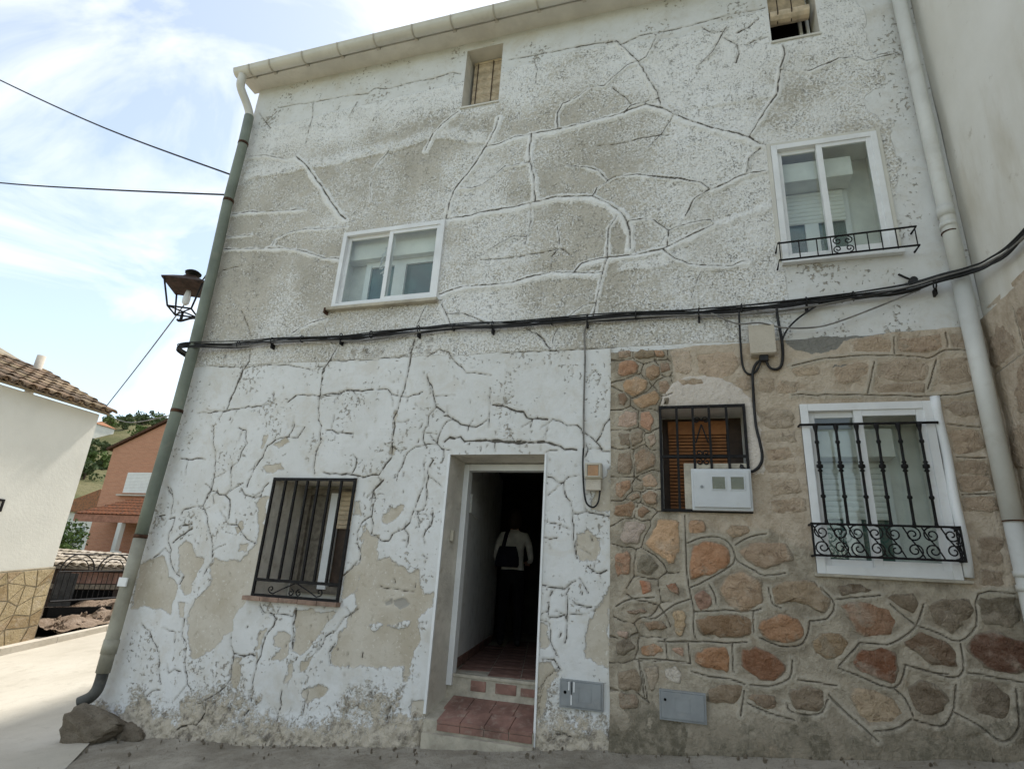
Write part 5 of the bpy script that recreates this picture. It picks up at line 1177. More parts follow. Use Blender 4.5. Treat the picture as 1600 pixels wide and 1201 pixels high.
# ---- street lantern on the side wall
LX, LY = -6.36, .32
t = thing('street_lantern', 'black iron four sided street lantern with a rusty hood beyond the green downpipe', 'lantern', (LX, LY, 4.2))
rot = math.radians(28)
def sq(h, z): return [(LX + h * 1.414 * math.cos(rot + math.pi / 4 + k * math.pi / 2), LY + h * 1.414 * math.sin(rot + math.pi / 4 + k * math.pi / 2), z) for k in range(4)]
m = MB()
rings = [sq(.262, 4.655), sq(.265, 4.675), sq(.17, 4.745), sq(.085, 4.80), sq(.06, 4.835)]
v = [p for r in rings for p in r]
m.add(v, [(i * 4 + k, i * 4 + (k + 1) % 4, (i + 1) * 4 + (k + 1) % 4, (i + 1) * 4 + k) for i in range(4) for k in range(4)] + [(16, 17, 18, 19), (3, 2, 1, 0)])
m.build('hood', simple('hood_iron', (.05, .028, .02), .7, .25, var=.3, scale=12), t)
MB().lathe(LX, LY, [(4.83, .055), (4.86, .05), (4.87, .10), (4.89, .105), (4.915, .07), (4.925, .03)], 12).build('vent_cap', 'iron', t, True)
A, B = sq(.235, 4.66), sq(.145, 4.31)
for k in range(4):
    MB().tube([A[k], B[k]], .012, 6).build('post', 'iron', t)
    MB().tube([B[k], B[(k + 1) % 4]], .012, 6).build('rail', 'iron', t)
    a2, b2 = Vector(A[k]) * .97 + Vector((LX, LY, 4.66)) * .03, Vector(A[(k + 1) % 4]) * .97 + Vector((LX, LY, 4.66)) * .03
    c2, d2_ = Vector(B[(k + 1) % 4]) * .97 + Vector((LX, LY, 4.31)) * .03, Vector(B[k]) * .97 + Vector((LX, LY, 4.31)) * .03
for k in range(2): MB().tube([B[k], B[k + 2]], .010, 6).build('rail', 'iron', t)
MB().tube([(LX, LY, 4.31), (LX, LY, 4.18)], [.014, .022], 8).build('stem', 'iron', t)
MB().tube(catmull([(LX - .06, LY, 4.20), (LX, LY, 4.175), (LX + .2, LY, 4.20), (LX + .45, LY, 4.16), (-5.655, LY, 4.15)], 4), .016, 8).build('bracket', 'iron', t)
MB().tube(spiral(LX + .33, 4.07, .10, 1.2, math.pi / 2, LY, -1, 16), .009, 6).build('scroll', 'iron', t)
m = MB(); m.lathe(LX, LY, [(4.62, .03), (4.58, .035), (4.50, .05), (4.44, .045), (4.41, .02)], 10); m.build('bulb', MAT['white_alu'], t, True)

# ---- boulder at the foot of the downpipe
def boulder(name, c, s, seed, mat='rock', ang=0.0):
    rr = random.Random(seed); bm = bmesh.new()
    for _ in range(26):
        d = Vector((rr.gauss(0, 1), rr.gauss(0, 1), rr.gauss(0, 1))).normalized()
        d = Vector((max(-.8, min(.8, d.x)), max(-.8, min(.8, d.y)), max(-.75, min(.75, d.z)))) * rr.uniform(.85, 1.1)
        bm.verts.new(d)
    h = bmesh.ops.convex_hull(bm, input=bm.verts[:])
    bmesh.ops.delete(bm, geom=list({v for v in h['geom_interior'] if isinstance(v, bmesh.types.BMVert)}), context='VERTS')
    bmesh.ops.bevel(bm, geom=bm.edges[:], offset=.05, segments=1, affect='EDGES')
    bmesh.ops.triangulate(bm, faces=bm.faces[:])
    for _ in range(2): bmesh.ops.subdivide_edges(bm, edges=bm.edges[:], cuts=1, use_grid_fill=True)
    for v in bm.verts:
        p = v.co
        n = float(fbm(np.array([p.x * 1.3 + p.z]), np.array([p.y * 1.3 - p.z]), 4, 4, seed)[0]) - .5
        p = p * (1 + .38 * n); x, y = p.x * s[0], p.y * s[1]
        v.co = (c[0] + x * math.cos(ang) - y * math.sin(ang), c[1] + x * math.sin(ang) + y * math.cos(ang), c[2] + p.z * s[2])
    me = bpy.data.meshes.new(name); bm.to_mesh(me); bm.free()
    return mesh_obj(name, me, mat, None, False)
tag(boulder('boulder', (-5.43, -.19, -.36), (.34, .22, .27), 6, ang=.25), 'rough brown boulder at the house corner under the downpipe outlet', 'boulder')
tag(boulder('rubble_lump', (-5.12, -.08, -.42), (.20, .12, .15), 9), 'low rubble lump between the boulder and the wall foot', 'rubble')

# crumbs along the wall foot, one heap nobody could count
m = MB(); cr = random.Random(14)
for _ in range(650):
    x = cr.uniform(-5.3, 2.2); y = -abs(cr.gauss(0, .13)) - .045
    if cr.random() < .35: y = cr.uniform(-2.0, -.05)
    if -2.2 < x < -1.2 and y > -.18: continue
    z = float(gh(x, y)) - .006; s_ = .003 + .02 * cr.random() ** 4
    q = [(x + cr.uniform(-s_, s_), y + cr.uniform(-s_, s_), z + cr.uniform(-.2, 1) * s_) for _ in range(3)]
    p = (x, y, z + s_ * 1.4); b = (x, y, z - s_)
    m.add([*q, p, b], [(0, 1, 3), (1, 2, 3), (2, 0, 3), (1, 0, 4), (2, 1, 4), (0, 2, 4)])
tag(m.build('gravel', 'rock'), 'loose plaster crumbs and grit along the wall foot', 'gravel', kind='stuff')

# ================================================================== person in the doorway
PX, PY, PZ = -2.40, 3.0, FZ
person = thing('person', 'person in a white top and black trousers seen from behind in the dark doorway', 'person', (PX, PY, PZ))
V_ = []; E_ = []; R_ = []
def pv(co, r, link=None):
    V_.append(co); R_.append(r)
    if link is not None: E_.append((link, len(V_) - 1))
    return len(V_) - 1
pel = pv((0, 0, .96), (.165, .115)); sp = pv((0, .005, 1.12), (.14, .10), pel); ch = pv((0, -.005, 1.32), (.175, .115), sp)
nb_ = pv((0, -.01, 1.475), (.075, .065), ch); nk = pv((0, .005, 1.545), (.052, .055), nb_); hl = pv((0, .025, 1.62), (.07, .085), nk)
hm = pv((0, .03, 1.69), (.082, .10), hl); ht = pv((0, .02, 1.765), (.06, .075), hm)
for sg in (-1, 1):
    hp = pv((sg * .095, 0, .88), (.10, .10), pel); th = pv((sg * .10, .01, .70), (.088, .09), hp); kn = pv((sg * .105, .02, .50), (.066, .068), th)
    cf = pv((sg * .108, -.01, .32), (.062, .064), kn); an = pv((sg * .11, -.02, .10), (.045, .05), cf); hx = pv((sg * .112, -.03, .045), (.042, .04), an); to = pv((sg * .125, .15, .035), (.042, .03), hx)
    sh = pv((sg * .165, -.01, 1.42), (.07, .065), ch); ua = pv((sg * .215, -.01, 1.29), (.052, .052), sh); el = pv((sg * .245, 0.0, 1.14), (.042, .042), ua)
    fa = pv((sg * .235, .12, 1.10), (.038, .038), el); wr = pv((sg * .20, .24, 1.09), (.026, .028), fa); pm_ = pv((sg * .18, .31, 1.085), (.034, .022), wr)
    for q, (ox, L) in enumerate(((-.027, .065), (-.009, .078), (.009, .072), (.026, .055))):
        a = pv((sg * .18 + ox, .345, 1.082), (.0095, .0095), pm_); b = pv((sg * .18 + ox, .345 + L * .5, 1.072), (.0088, .0088), a); pv((sg * .18 + ox, .345 + L * .85, 1.045), (.008, .008), b)
    a = pv((sg * .18 - sg * .036, .30, 1.085), (.011, .011), pm_); pv((sg * .18 - sg * .055, .335, 1.075), (.009, .009), a)
me = bpy.data.meshes.new('body_skeleton'); me.from_pydata(V_, E_, [])
so = bpy.data.objects.new('body_skeleton', me); COL.objects.link(so)
so.modifiers.new('skin', 'SKIN')
for i, r in enumerate(R_):
    me.skin_vertices[0].data[i].radius = r
me.skin_vertices[0].data[0].use_root = True
sm = so.modifiers.new('sub', 'SUBSURF'); sm.levels = 2; sm.render_levels = 2
dg = bpy.context.evaluated_depsgraph_get(); dg.update()
bme = bpy.data.meshes.new_from_object(so.evaluated_get(dg))
bpy.data.objects.remove(so)
bme.name = 'body'
for mt in (simple('skin', (0.50, 0.32, 0.24), 0.55, 0.3), simple('black_trousers', (0.012, 0.012, 0.013), 0.9, 0.1), simple('white_cotton_top', (0.72, 0.70, 0.64), 0.9, 0.1, bump=.004, bscale=25), simple('dark_shoe', (0.03, 0.03, 0.032), 0.5, 0.3)):
    bme.materials.append(mt)
for p in bme.polygons:
    c = p.center; p.use_smooth = True
    if c.z > 1.50: p.material_index = 0
    elif c.y > .17 and c.z > 1.0: p.material_index = 0
    elif c.z > .99: p.material_index = 2
    elif c.z > .085: p.material_index = 1
    else: p.material_index = 3
for v in bme.vertices:        # trousers hang looser at the hem, top drapes over the hips
    if .1 < v.co.z < .5:
        k = (.5 - v.co.z) * .35; cxn = .108 if v.co.x > 0 else -.108
        v.co.x += (v.co.x - cxn) * k; v.co.y += (v.co.y + .01) * k
body = bpy.data.objects.new('body', bme); COL.objects.link(body); body.parent = person
body.rotation_euler = (0, 0, math.radians(12))
bm = bmesh.new(); bmesh.ops.create_icosphere(bm, subdivisions=3, radius=1)
for v in bm.verts:
    x, y, z = v.co
    w_ = 1.0 + .22 * max(0, -z)
    v.co = (x * .100 * w_, -.005 + y * .115 - (.03 if y < 0 else 0) * max(0, -z) , 1.70 + z * (.105 if z > 0 else .20) * (1 if y < .3 or z > 0 else .35))
me = bpy.data.meshes.new('hair'); bm.to_mesh(me); bm.free()
hair = mesh_obj('hair', me, simple('dark_hair', (0.05, 0.032, 0.022), 0.6, 0.3, bump=.006, bscale=60), None, True)
hair.parent = person; hair.rotation_euler = (0, 0, math.radians(12))
bag = thing('shoulder_bag', 'dark navy shoulder bag hanging on the back of the person in the doorway', 'bag', (PX - .03, PY - .16, PZ + 1.02))
bag_m = simple('navy_canvas', (0.018, 0.018, 0.028), 0.85, 0.15, bump=.004, bscale=40)
m = MB(); rows = [(1.00, .15, .035), (1.03, .165, .06), (1.12, .16, .065), (1.24, .13, .045), (1.27, .12, .02)]
for z_, hw, hd in rows:
    for k in range(16):
        a = 2 * math.pi * k / 16; c_, s_ = math.cos(a), math.sin(a)
        m.v.append((PX - .03 + hw * math.copysign(abs(c_) ** .55, c_), PY - .175 + hd * math.copysign(abs(s_) ** .55, s_), PZ + z_))
for i in range(4):
    for k in range(16): m.f.append((i * 16 + k, i * 16 + (k + 1) % 16, (i + 1) * 16 + (k + 1) % 16, (i + 1) * 16 + k))
m.f.append(tuple(range(16))[::-1]); m.f.append(tuple(64 + k for k in range(16)))
m.build('bag_body', bag_m, bag, True)
for ox in (-.09, -.06):
    m = MB(); m.tube(catmull([(PX + ox - .02, PY - .18, PZ + 1.25), (PX + ox - .01, PY - .155, PZ + 1.36), (PX + ox, PY - .09, PZ + 1.475), (PX + ox + .0, PY - .0, PZ + 1.505), (PX + ox, PY + .08, PZ + 1.44)], 5), .014, 6)
    m.build('strap', bag_m, bag, True)

# ================================================================== neighbour on the right
nh = thing('cream_neighbour_house', 'cream plastered neighbour wall with tan stone base meeting the corner at right', 'house', (2.4, -2.0, 0.2))
def make_cream():
    t = NT('cream_plaster', .9, .15)
    n1 = t.noise(.8, 5, .6); n2 = t.noise(6, 6, .7); n3 = t.noise(50, 3)
    st = t.noise(2.0, 5, .6, vec=t.vec((1, 1, .25)))
    c = t.mix(t.step(n1, .3, .7), (.70, .68, .62), (.78, .765, .72))
    c = t.mix(t.math('MULTIPLY', t.step(st, .46, .70), .55), c, (.52, .47, .37))
    c = t.mix(t.math('MULTIPLY', t.step(n2, .62, .72), .5), c, (.42, .38, .31))
    t.col(c); t.bump(t.math('ADD', n2, t.math('MULTIPLY', n3, .3)), .006); return t.m
MAT['cream'] = make_cream()
NX = 2.275
NF = Field(np.linspace(-4.2, 0.05, 230), np.linspace(3.25, 8.6, 200))
Xn, Zn = NF.X, NF.Z
me = NF.mesh('wall', 0.02 * (fbm(Xn, Zn, 1.1, 4, 61) - .5) + .008 * (fbm(Xn, Zn, 5, 3, 62) - .5), {}, [])
co = np.zeros(len(me.vertices) * 3); me.vertices.foreach_get('co', co); co = co.reshape(-1, 3)
me.vertices.foreach_set('co', np.stack([NX + co[:, 1], co[:, 0], co[:, 2]], 1).ravel())
mesh_obj('wall', me, 'cream', nh, True)
MB().box(NX + .02, 9, -4.2, 8.0, -.8, 8.6).build('house_body', 'cream', nh)
CF = Field(np.linspace(-4.2, 0.05, 300), np.linspace(-.2, 3.42, 260))
Xn, Zn = CF.X, CF.Z
n1 = fbm(Xn, Zn, 1.7, 4, 63); n2 = fbm(Xn, Zn, 8, 4, 64)
zero = np.full(Xn.shape, -.1)
jk3 = np.full(Xn.shape, -.05)
cells = []
rg = random.Random(33)
z = .0
row = 0
while z < 3.2:
    h = rg.uniform(.30, .42); y = .0 - (row % 2) * .22
    while y > -4.1:
        wd = rg.uniform(.32, .62)
        if row == 0: pass
        cells.append((y - wd, y, z, min(z + h, 3.34)))
        y -= wd
    z += h; row += 1
polys = []
for (a, b, c, d) in cells:
    g_ = .045
    p = [(a + g_ + rg.uniform(-.02, .05), c + g_ + rg.uniform(-.01, .04)), ((a + b) / 2, c + g_ * .7), (b - g_ - rg.uniform(-.02, .05), c + g_ + rg.uniform(-.01, .04)), (b - g_, (c + d) / 2),
         (b - g_ - rg.uniform(-.02, .05), d - g_ - rg.uniform(-.01, .04)), ((a + b) / 2, d - g_ * .7), (a + g_ + rg.uniform(-.02, .05), d - g_ - rg.uniform(-.01, .04)), (a + g_, (c + d) / 2)]
    polys.append(p)
    CF.line(jk3, [(a, c), (a, d)], .003, .05); CF.line(jk3, [(a, c), (b, c)], .003, .05)
Yn = -.035 + .02 * (n1 - .5) + .016 * (n2 - .5) + .012 * sstep(jk3, -.006, .002)
top = 3.36 + .06 * (n1 - .5)
Yn = Yn + .04 * sstep(Zn, top - .012, top)
me = CF.mesh('stone_cladding', Yn, dict(tan=np.where(Zn > 1.6, .9, .35) + (n1 - .5), jk=jk3, pl=zero, cg=zero, gr=np.clip(1 - (Zn - .3) / .6, 0, 1), lp=jk3 + .012), [])
co = np.zeros(len(me.vertices) * 3); me.vertices.foreach_get('co', co); co = co.reshape(-1, 3)
me.vertices.foreach_set('co', np.stack([NX + co[:, 1], co[:, 0], co[:, 2]], 1).ravel())
ncl = mesh_obj('stone_cladding', me, 'mortar', nh, True)
for i, p in enumerate(polys):
    put_stone(p, rg.choice([(168, 140, 112), (155, 130, 104), (150, 124, 98), (172, 148, 120), (140, 116, 92)]), ncl, -.026, .016, .024, lambda a, y, b: (NX + y, a, b), 400 + i, tn=True)

# ================================================================== white house across the street
WX, WY1, WZ = -11.87, 3.66, 4.02
wh_ = thing('white_neighbour_house', 'low white plastered house with clay barrel tile roof and crazy paved plinth', 'house', (-14.5, -1.0, -.6))
MAT['white_wall'] = simple('smooth_white_plaster', (.70, .69, .63), .9, .15, var=.04, scale=.8, bump=.003, bscale=20, dirt=(.60, .57, .49), dirt_amt=.3)
MB().box(-18.6, WX, -7, WY1, -1.6, WZ).build('wall', 'white_wall', wh_)
MAT['plinth'] = simple('plinth_mortar', (.30, .26, .19), .95, .1, var=.12, scale=8, bump=.006, bscale=40)
m = MB()
ys = np.linspace(-2.0, WY1 + .03, 30)
ptop = lambda y: .83 + .129 * (y - 2.76)
for a, b in zip(ys[:-1], ys[1:]):
    m.quad((WX + .035, a, -1.6), (WX + .035, b, -1.6), (WX + .035, b, ptop(b)), (WX + .035, a, ptop(a)))
    m.quad((WX + .035, a, ptop(a)), (WX + .035, b, ptop(b)), (WX - .01, b, ptop(b) + .012), (WX - .01, a, ptop(a) + .012))
m.quad((WX + .035, WY1 + .03, -1.6), (WX - 3, WY1 + .03, -1.6), (WX - 3, WY1 + .03, 1.0), (WX + .035, WY1 + .03, ptop(WY1 + .03)))
pln = m.build('plinth', 'plinth', wh_)
rg = random.Random(77)
ny, nz = 12, 5
gp = {}
for j in range(nz + 1):
    for i in range(ny + 1):
        y = .7 + (WY1 - .68) * i / ny; zb_ = float(gh(WX, y)) + .02
        z = zb_ + (ptop(y) - .03 - zb_) * j / nz
        if 0 < i < ny: y += rg.uniform(-.09, .09)
        if 0 < j < nz: z += rg.uniform(-.09, .09)
        gp[i, j] = (y, z)
si = 0
for j in range(nz):
    for i in range(ny):
        q = [gp[i, j], gp[i + 1, j], gp[i + 1, j + 1], gp[i, j + 1]]
        for tri in ([q] if rg.random() < .55 else [[q[0], q[1], q[2]], [q[0], q[2], q[3]]]):
            cy = sum(p[0] for p in tri) / len(tri); cz = sum(p[1] for p in tri) / len(tri)
            sh_ = [(cy + (p[0] - cy) * .93, cz + (p[1] - cz) * .93) for p in tri]
            m = MB(); n = len(sh_)
            X0 = WX + .034; X1 = WX + .046 + rg.uniform(0, .006)
            m.add([(X0, a, b) for a, b in sh_] + [(X1, cy + (a - cy) * .97, cz + (b - cz) * .97) for a, b in sh_], [tuple(range(n, 2 * n))] + [(k, (k + 1) % n, n + (k + 1) % n, n + k) for k in range(n)])
            o = m.build('stone', 'stone', pln)
            r_, g_, b_ = lin(rg.choice([(178, 160, 125), (165, 148, 112), (186, 168, 132), (160, 138, 102), (172, 150, 118)]))
            o.color = (r_ * 1.05, g_ * 1.05, b_ * 1.05, 1)
wg = MB().box(WX - .02, WX + .03, 1.5, 2.43, 1.84, 1.88).box(WX - .02, WX + .03, 1.5, 2.43, 2.02, 2.06).box(WX - .02, WX + .03, 2.40, 2.43, 1.88, 2.02).build('window_guard', 'iron', wh_)
for k in range(7): MB().box(WX, WX + .02, 1.55 + k * .12, 1.57 + k * .12, 1.88, 2.02).build('bar', 'iron', wg)
# roof with clay tiles
ang = math.radians(23.0)
ca, sa = math.cos(ang), math.sin(ang)
EX, EZ = WX + .16, WZ + .03
def slope(u, y, off): return (EX - u * ca + off * sa, y, EZ + u * sa + off * ca)
m = MB(); m.add([slope(.06, -7, 0), slope(.06, WY1 + .14, 0), slope(5, WY1 + .14, 0), slope(5, -7, 0), slope(.06, -7, -.05), slope(.06, WY1 + .14, -.05), slope(5, WY1 + .14, -.05), slope(5, -7, -.05)],
                [(0, 1, 2, 3), (7, 6, 5, 4), (0, 4, 5, 1), (1, 5, 6, 2), (2, 6, 7, 3), (3, 7, 4, 0)])
rf = m.build('roof', MAT['plinth'], wh_)
def make_clay(name, dark=1.0):
    t = NT(name, .9, .15)
    oc, rnd = t.ocol()
    n1 = t.noise(9, 5, .65); n2 = t.noise(45, 3)
    c = t.mix(t.math('MULTIPLY', t.step(n1, .42, .65), .7), oc, (.10, .085, .065))
    c = t.mix(t.math('MULTIPLY', t.step(n2, .58, .7), .5), c, (.36, .32, .25))
    t.col(c); t.bump(t.math('ADD', n1, t.math('MULTIPLY', n2, .4)), .01); return t.m
MAT['clay'] = make_clay('weathered_clay_tile')
def barrel(r0, r1, L, flip):
    v = []; f = []; n = 8
    for th_ in (0, .013):
        for (u, r) in ((0, r0), (L, r1)):
            for k in range(n + 1):
                a = math.pi * k / n
                rr = r - th_
                y = rr * math.cos(a); h = rr * math.sin(a) * .8
                v.append((-u, y, h if not flip else -h))
    k = n + 1
    for i in range(n):
        f.append((i, i + 1, k + i + 1, k + i)); f.append((2 * k + i, 3 * k + i, 3 * k + i + 1, 2 * k + i + 1))
        f.append((i, 2 * k + i, 2 * k + i + 1, i + 1)); f.append((k + i, k + i + 1, 3 * k + i + 1, 3 * k + i))
    me = bpy.data.meshes.new('roof_tile'); me.from_pydata(v, [], f); me.materials.append(MAT['clay'])
    me.polygons.foreach_set('use_smooth', [True] * len(me.polygons))
    return me
cov, cha = barrel(.098, .078, .46, False), barrel(.098, .08, .46, True)
rg = random.Random(5)
for c_ in range(14):
    y = WY1 + .10 - c_ * .235
    for r_ in range(8):
        for me_, dy, off in ((cov, 0, .050), (cha, -.1175, .085)):
            o = bpy.data.objects.new('roof_tile', me_); COL.objects.link(o); o.parent = rf
            u = -.06 + r_ * .36 + rg.uniform(-.02, .02)
            o.location = slope(u, y + dy + rg.uniform(-.008, .008), off + rg.uniform(-.004, .006))
            o.rotation_euler = (rg.uniform(-.03, .03), ang - .045 + rg.uniform(-.015, .015), rg.uniform(-.03, .03))
            q = lin(rg.choice([(150, 126, 104), (132, 112, 94), (168, 146, 120), (118, 102, 86), (150, 132, 106)])); o.color = (*q, 1)
MB().tube([(-14.0, 3.52, 4.5), (-14.0, 3.52, 5.42)], .085, 12).build('chimney', MAT['kerb'], wh_, True)

# ================================================================== fence and shed up the street
ig = thing('iron_fence', 'dark wrought iron street fence with arched bars in front of the shed', 'fence', (-12.2, 5.0, .2))
GX = -12.15
fz = lambda y, z: z + .05 * (y - 4.0)
def bar(p, q, r=.012, nm='rail'): MB().tube([p, q], r, 6).build(nm, 'iron', ig)
for z_, r_ in ((.30, .022), (.86, .016), (1.20, .016)):
    bar((GX, 4.0, fz(4.0, z_)), (GX, 7.2, fz(7.2, z_)), r_)
for k in range(27):
    y = 4.02 + k * .12
    bar((GX, y, fz(y, .30)), (GX, y, fz(y, .86)), .007, 'bar')
for k in range(4):
    yc = 4.38 + k * .80
    MB().tube([(GX, yc + .36 * math.cos(a), fz(yc, .86) + .34 * math.sin(a)) for a in np.linspace(0, math.pi, 15)], .014, 6).build('arch', 'iron', ig)
    MB().tube([(GX - .02, yc + .26 * math.cos(a), fz(yc, .86) + .25 * math.sin(a)) for a in np.linspace(0, math.pi, 13)], .010, 6).build('arch', 'iron', ig)
MB().box(GX - .06, GX + .06, 3.98, 7.3, -.3, .19).build('fence_footing', 'dark', ig)
MB().box(GX - .10, GX - .085, 4.05, 4.5, .20, .84).build('infill_panel', 'cable', ig)

shed = thing('garden_shed', 'weathered shed with pale tiled roof and dark opening behind the iron fence', 'shed', (-13.6, 6.2, .3))
MB().box(-14.6, -13.0, 4.3, 9, -.3, .95).build('wall', 'brown_wood', shed)
MB().box(-13.0, -12.96, 4.9, 6.6, .62, .86).build('brick_course', MAT['tile'], shed)
for z_ in (.50, .92): MB().bbox(-13.0, -12.90, 4.2, 9, z_, z_ + .10, .01).build('beam', 'grey_wood', shed)
MB().box(-12.985, -12.955, 5.0, 6.0, .15, .48).build('opening', 'dark', shed)  # solid black slab on the wall, painted shade for the shed opening
sroof = MB().add([(-12.75, 4.1, .96), (-12.75, 9.2, .96), (-14.9, 9.2, 1.28), (-14.9, 4.1, 1.28), (-12.75, 4.1, .91), (-12.75, 9.2, .91), (-14.9, 9.2, 1.23), (-14.9, 4.1, 1.23)],
                 [(0, 1, 2, 3), (7, 6, 5, 4), (0, 4, 5, 1), (1, 5, 6, 2), (2, 6, 7, 3), (3, 7, 4, 0)]).build('roof', 'grey_wood', shed)
sa2 = math.atan2(.32, 2.15)
for c_ in range(22):
    for r_ in range(5):
        o = bpy.data.objects.new('roof_tile', cov); COL.objects.link(o); o.parent = sroof
        u = -.05 + r_ * .42
        o.location = (-12.75 - u * math.cos(sa2), 4.2 + c_ * .225, .99 + u * math.sin(sa2)); o.rotation_euler = (0, sa2 - .04, 0)
        o.color = (*lin(rg.choice([(190, 180, 165), (175, 165, 148), (200, 190, 176)])), 1)

m = MB(); cr = random.Random(4)
for _ in range(420):
    x = cr.uniform(-13.5, -11.5); y = cr.uniform(3.85, 7.5); z = float(gh(x, y)) + .12 + .2 * min(1, max(0, (-11.44 - x) / .6)); s_ = cr.choice([.03, .05, .08, .11])
    q = [(x + cr.uniform(-s_, s_), y + cr.uniform(-s_, s_), z + cr.uniform(-.3, .5) * s_) for _ in range(4)]
    p = (x, y, z + s_ * .8); b = (x, y, z - s_)
    m.add([*q, p, b], [(0, 1, 4), (1, 2, 4), (2, 3, 4), (3, 0, 4), (1, 0, 5), (2, 1, 5), (3, 2, 5), (0, 3, 5)])
tag(m.build('rubble', 'dirt'), 'heaped earth and rubble on the verge below the fence', 'rubble', kind='stuff')

# ================================================================== brick house
bh = thing('brick_house', 'orange brick house with gable and tiled porch beyond the white house', 'house', (-25, 20, .6))
def make_brick():
    t = NT('orange_brick', .9, .15)
    n = t.n.new('ShaderNodeTexBrick')
    n.inputs['Scale'].default_value = 1.0; n.inputs['Brick Width'].default_value = .25; n.inputs['Row Height'].default_value = .068
    n.inputs['Mortar Size'].default_value = .006
    n.inputs['Color1'].default_value = (.56, .27, .165, 1); n.inputs['Color2'].default_value = (.49, .225, .135, 1); n.inputs['Mortar'].default_value = (.54, .38, .28, 1)
    mp = t.n.new('ShaderNodeMapping'); mp.inputs['Rotation'].default_value = (math.pi / 2, 0, 0)
    t.l.new(t.tc.outputs['Object'], mp.inputs['Vector']); t.l.new(mp.outputs['Vector'], n.inputs['Vector'])
    t.col(n.outputs['Color']); t.bump(n.outputs['Fac'], .004, .6); return t.m
MAT['brick'] = make_brick()
MB().prism([(-29.75, 0), (-18, 0), (-18, 11.75), (-29.75, 6.80)][::-1], 18.0, 27.0).build('wall', 'brick', bh)
MB().prism([(-30.05, 6.70), (-18, 11.79), (-18, 11.93), (-30.05, 6.84)][::-1], 17.85, 27.3).build('roof', MAT['rust'], bh)
w_ = MB().box(-28.25, -26.2, 17.93, 18.02, 4.40, 5.56).build('window', 'brick', bh)
roller(w_, -28.15, -26.3, 4.45, 5.50, 17.92, 'shutter', .075)
MB().bbox(-28.4, -26.1, 17.78, 17.99, 4.28, 4.36, .01).build('window_sill', 'kerb', bh)
# porch
MAT['porch_tile'] = make_clay('porch_clay_tile')
PXL, PXR, PF = -28.55, -18.0, 16.0
m = MB()
nx = 150
hx = lambda x: min(1.0, (x - PXL) / 2.6)
rows = []
for j in range(9):
    s_ = j / 8
    row = []
    for i in range(nx + 1):
        x = PXL + (PXR - PXL) * i / nx
        xx = PXL + s_ * 1.9 + (PXR - PXL - s_ * 1.9) * i / nx
        row.append((xx, PF + 2.0 * s_, 3.16 + 1.15 * s_ + .035 * abs(math.sin(math.pi * (xx - PXL) / .24)) - (.04 if j % 1 == 0 else 0) * 0))
    rows.append(row)
m.v = [p for r in rows for p in r]
m.f = [(j * (nx + 1) + i, j * (nx + 1) + i + 1, (j + 1) * (nx + 1) + i + 1, (j + 1) * (nx + 1) + i) for j in range(8) for i in range(nx)]
m.add([(PXL, PF, 3.16), (PXL + 1.9, 18, 4.31), (PXL, 18, 3.16)], [(0, 1, 2)])
po = m.build('porch_roof', 'porch_tile', bh); po.color = (*lin((176, 112, 78)), 1)
for r_ in range(1, 7):     # course edges
    s_ = r_ / 7
    MB().bbox(PXL + s_ * 1.9, PXR, PF + 2 * s_ - .02, PF + 2 * s_ + .02, 3.17 + 1.15 * s_, 3.205 + 1.15 * s_, .008).build('tile_course', 'porch_tile', po).color = (*lin((120, 76, 52)), 1)
MB().bbox(PXL + .05, PXR, PF + .06, PF + .16, 2.80, 3.14, .01).build('porch_beam', simple('salmon_fascia', (.42, .20, .13), .8, .2), bh)
MB().bbox(-25.62, -25.38, PF + .05, PF + .28, .2, 2.80, .02).build('porch_post', 'white_wall', bh)
dw = MB().box(-25.9, -24.0, 17.95, 18.02, 1.2, 2.8).build('door_shutter_frame', 'beige_plastic', bh)
roller(dw, -25.85, -24.05, 1.2, 2.75, 17.94, 'beige_plastic', .09)
rl = MB().box(-27.8, -22, PF + .1, PF + .14, 1.28, 1.32).box(-27.8, -22, PF + .1, PF + .14, .60, .64).build('porch_railing', 'iron', bh)
for k in range(36): MB().box(-27.75 + k * .16, -27.735 + k * .16, PF + .11, PF + .13, .64, 1.28).build('bar', 'iron', rl)
MB().box(-28.2, -18, PF + .1, 18, .0, .60).build('porch_base', 'brick', bh)
gw_ = MB().box(-36, -20, 13.4, 13.65, -.6, 1.15).build('garden_wall', 'white_wall'); tag(gw_, 'low pale garden wall in front of the brick house', 'wall')
pl_ = thing('planter_urn', 'small pale urn on the garden wall under the porch post', 'urn', (-22.5, 13.5, 1.15))
MB().lathe(-22.2, 13.5, [(1.15, .12), (1.18, .12), (1.22, .05), (1.28, .06), (1.40, .16), (1.46, .20), (1.48, .19)], 12).build('bowl', 'white_wall', pl_, True)

# pale house far behind, between the white house and the brick house
ph = thing('pale_house', 'small pale house with windows behind the shrubs left of the brick house', 'house', (-46, 30, .5))
MB().box(-50, -40, 30, 36, -.5, 4.6).build('wall', 'white_wall', ph)
MB().prism([(-50.4, 4.6), (-39.6, 4.6), (-45, 6.4)][::-1], 29.7, 36.3).build('roof', MAT['porch_tile'], ph).color = (*lin((160, 110, 80)), 1)
for xx in (-48.6, -46.6, -44.6, -42.6):
    w_ = MB().box(xx, xx + .9, 29.95, 30.02, 2.2, 3.4).build('window', 'inner_glass', ph)
    frame_ring(MB(), xx - .06, xx + .96, 2.14, 3.46, .06, 29.92, 29.99, .01).build('frame', 'white_alu', w_)

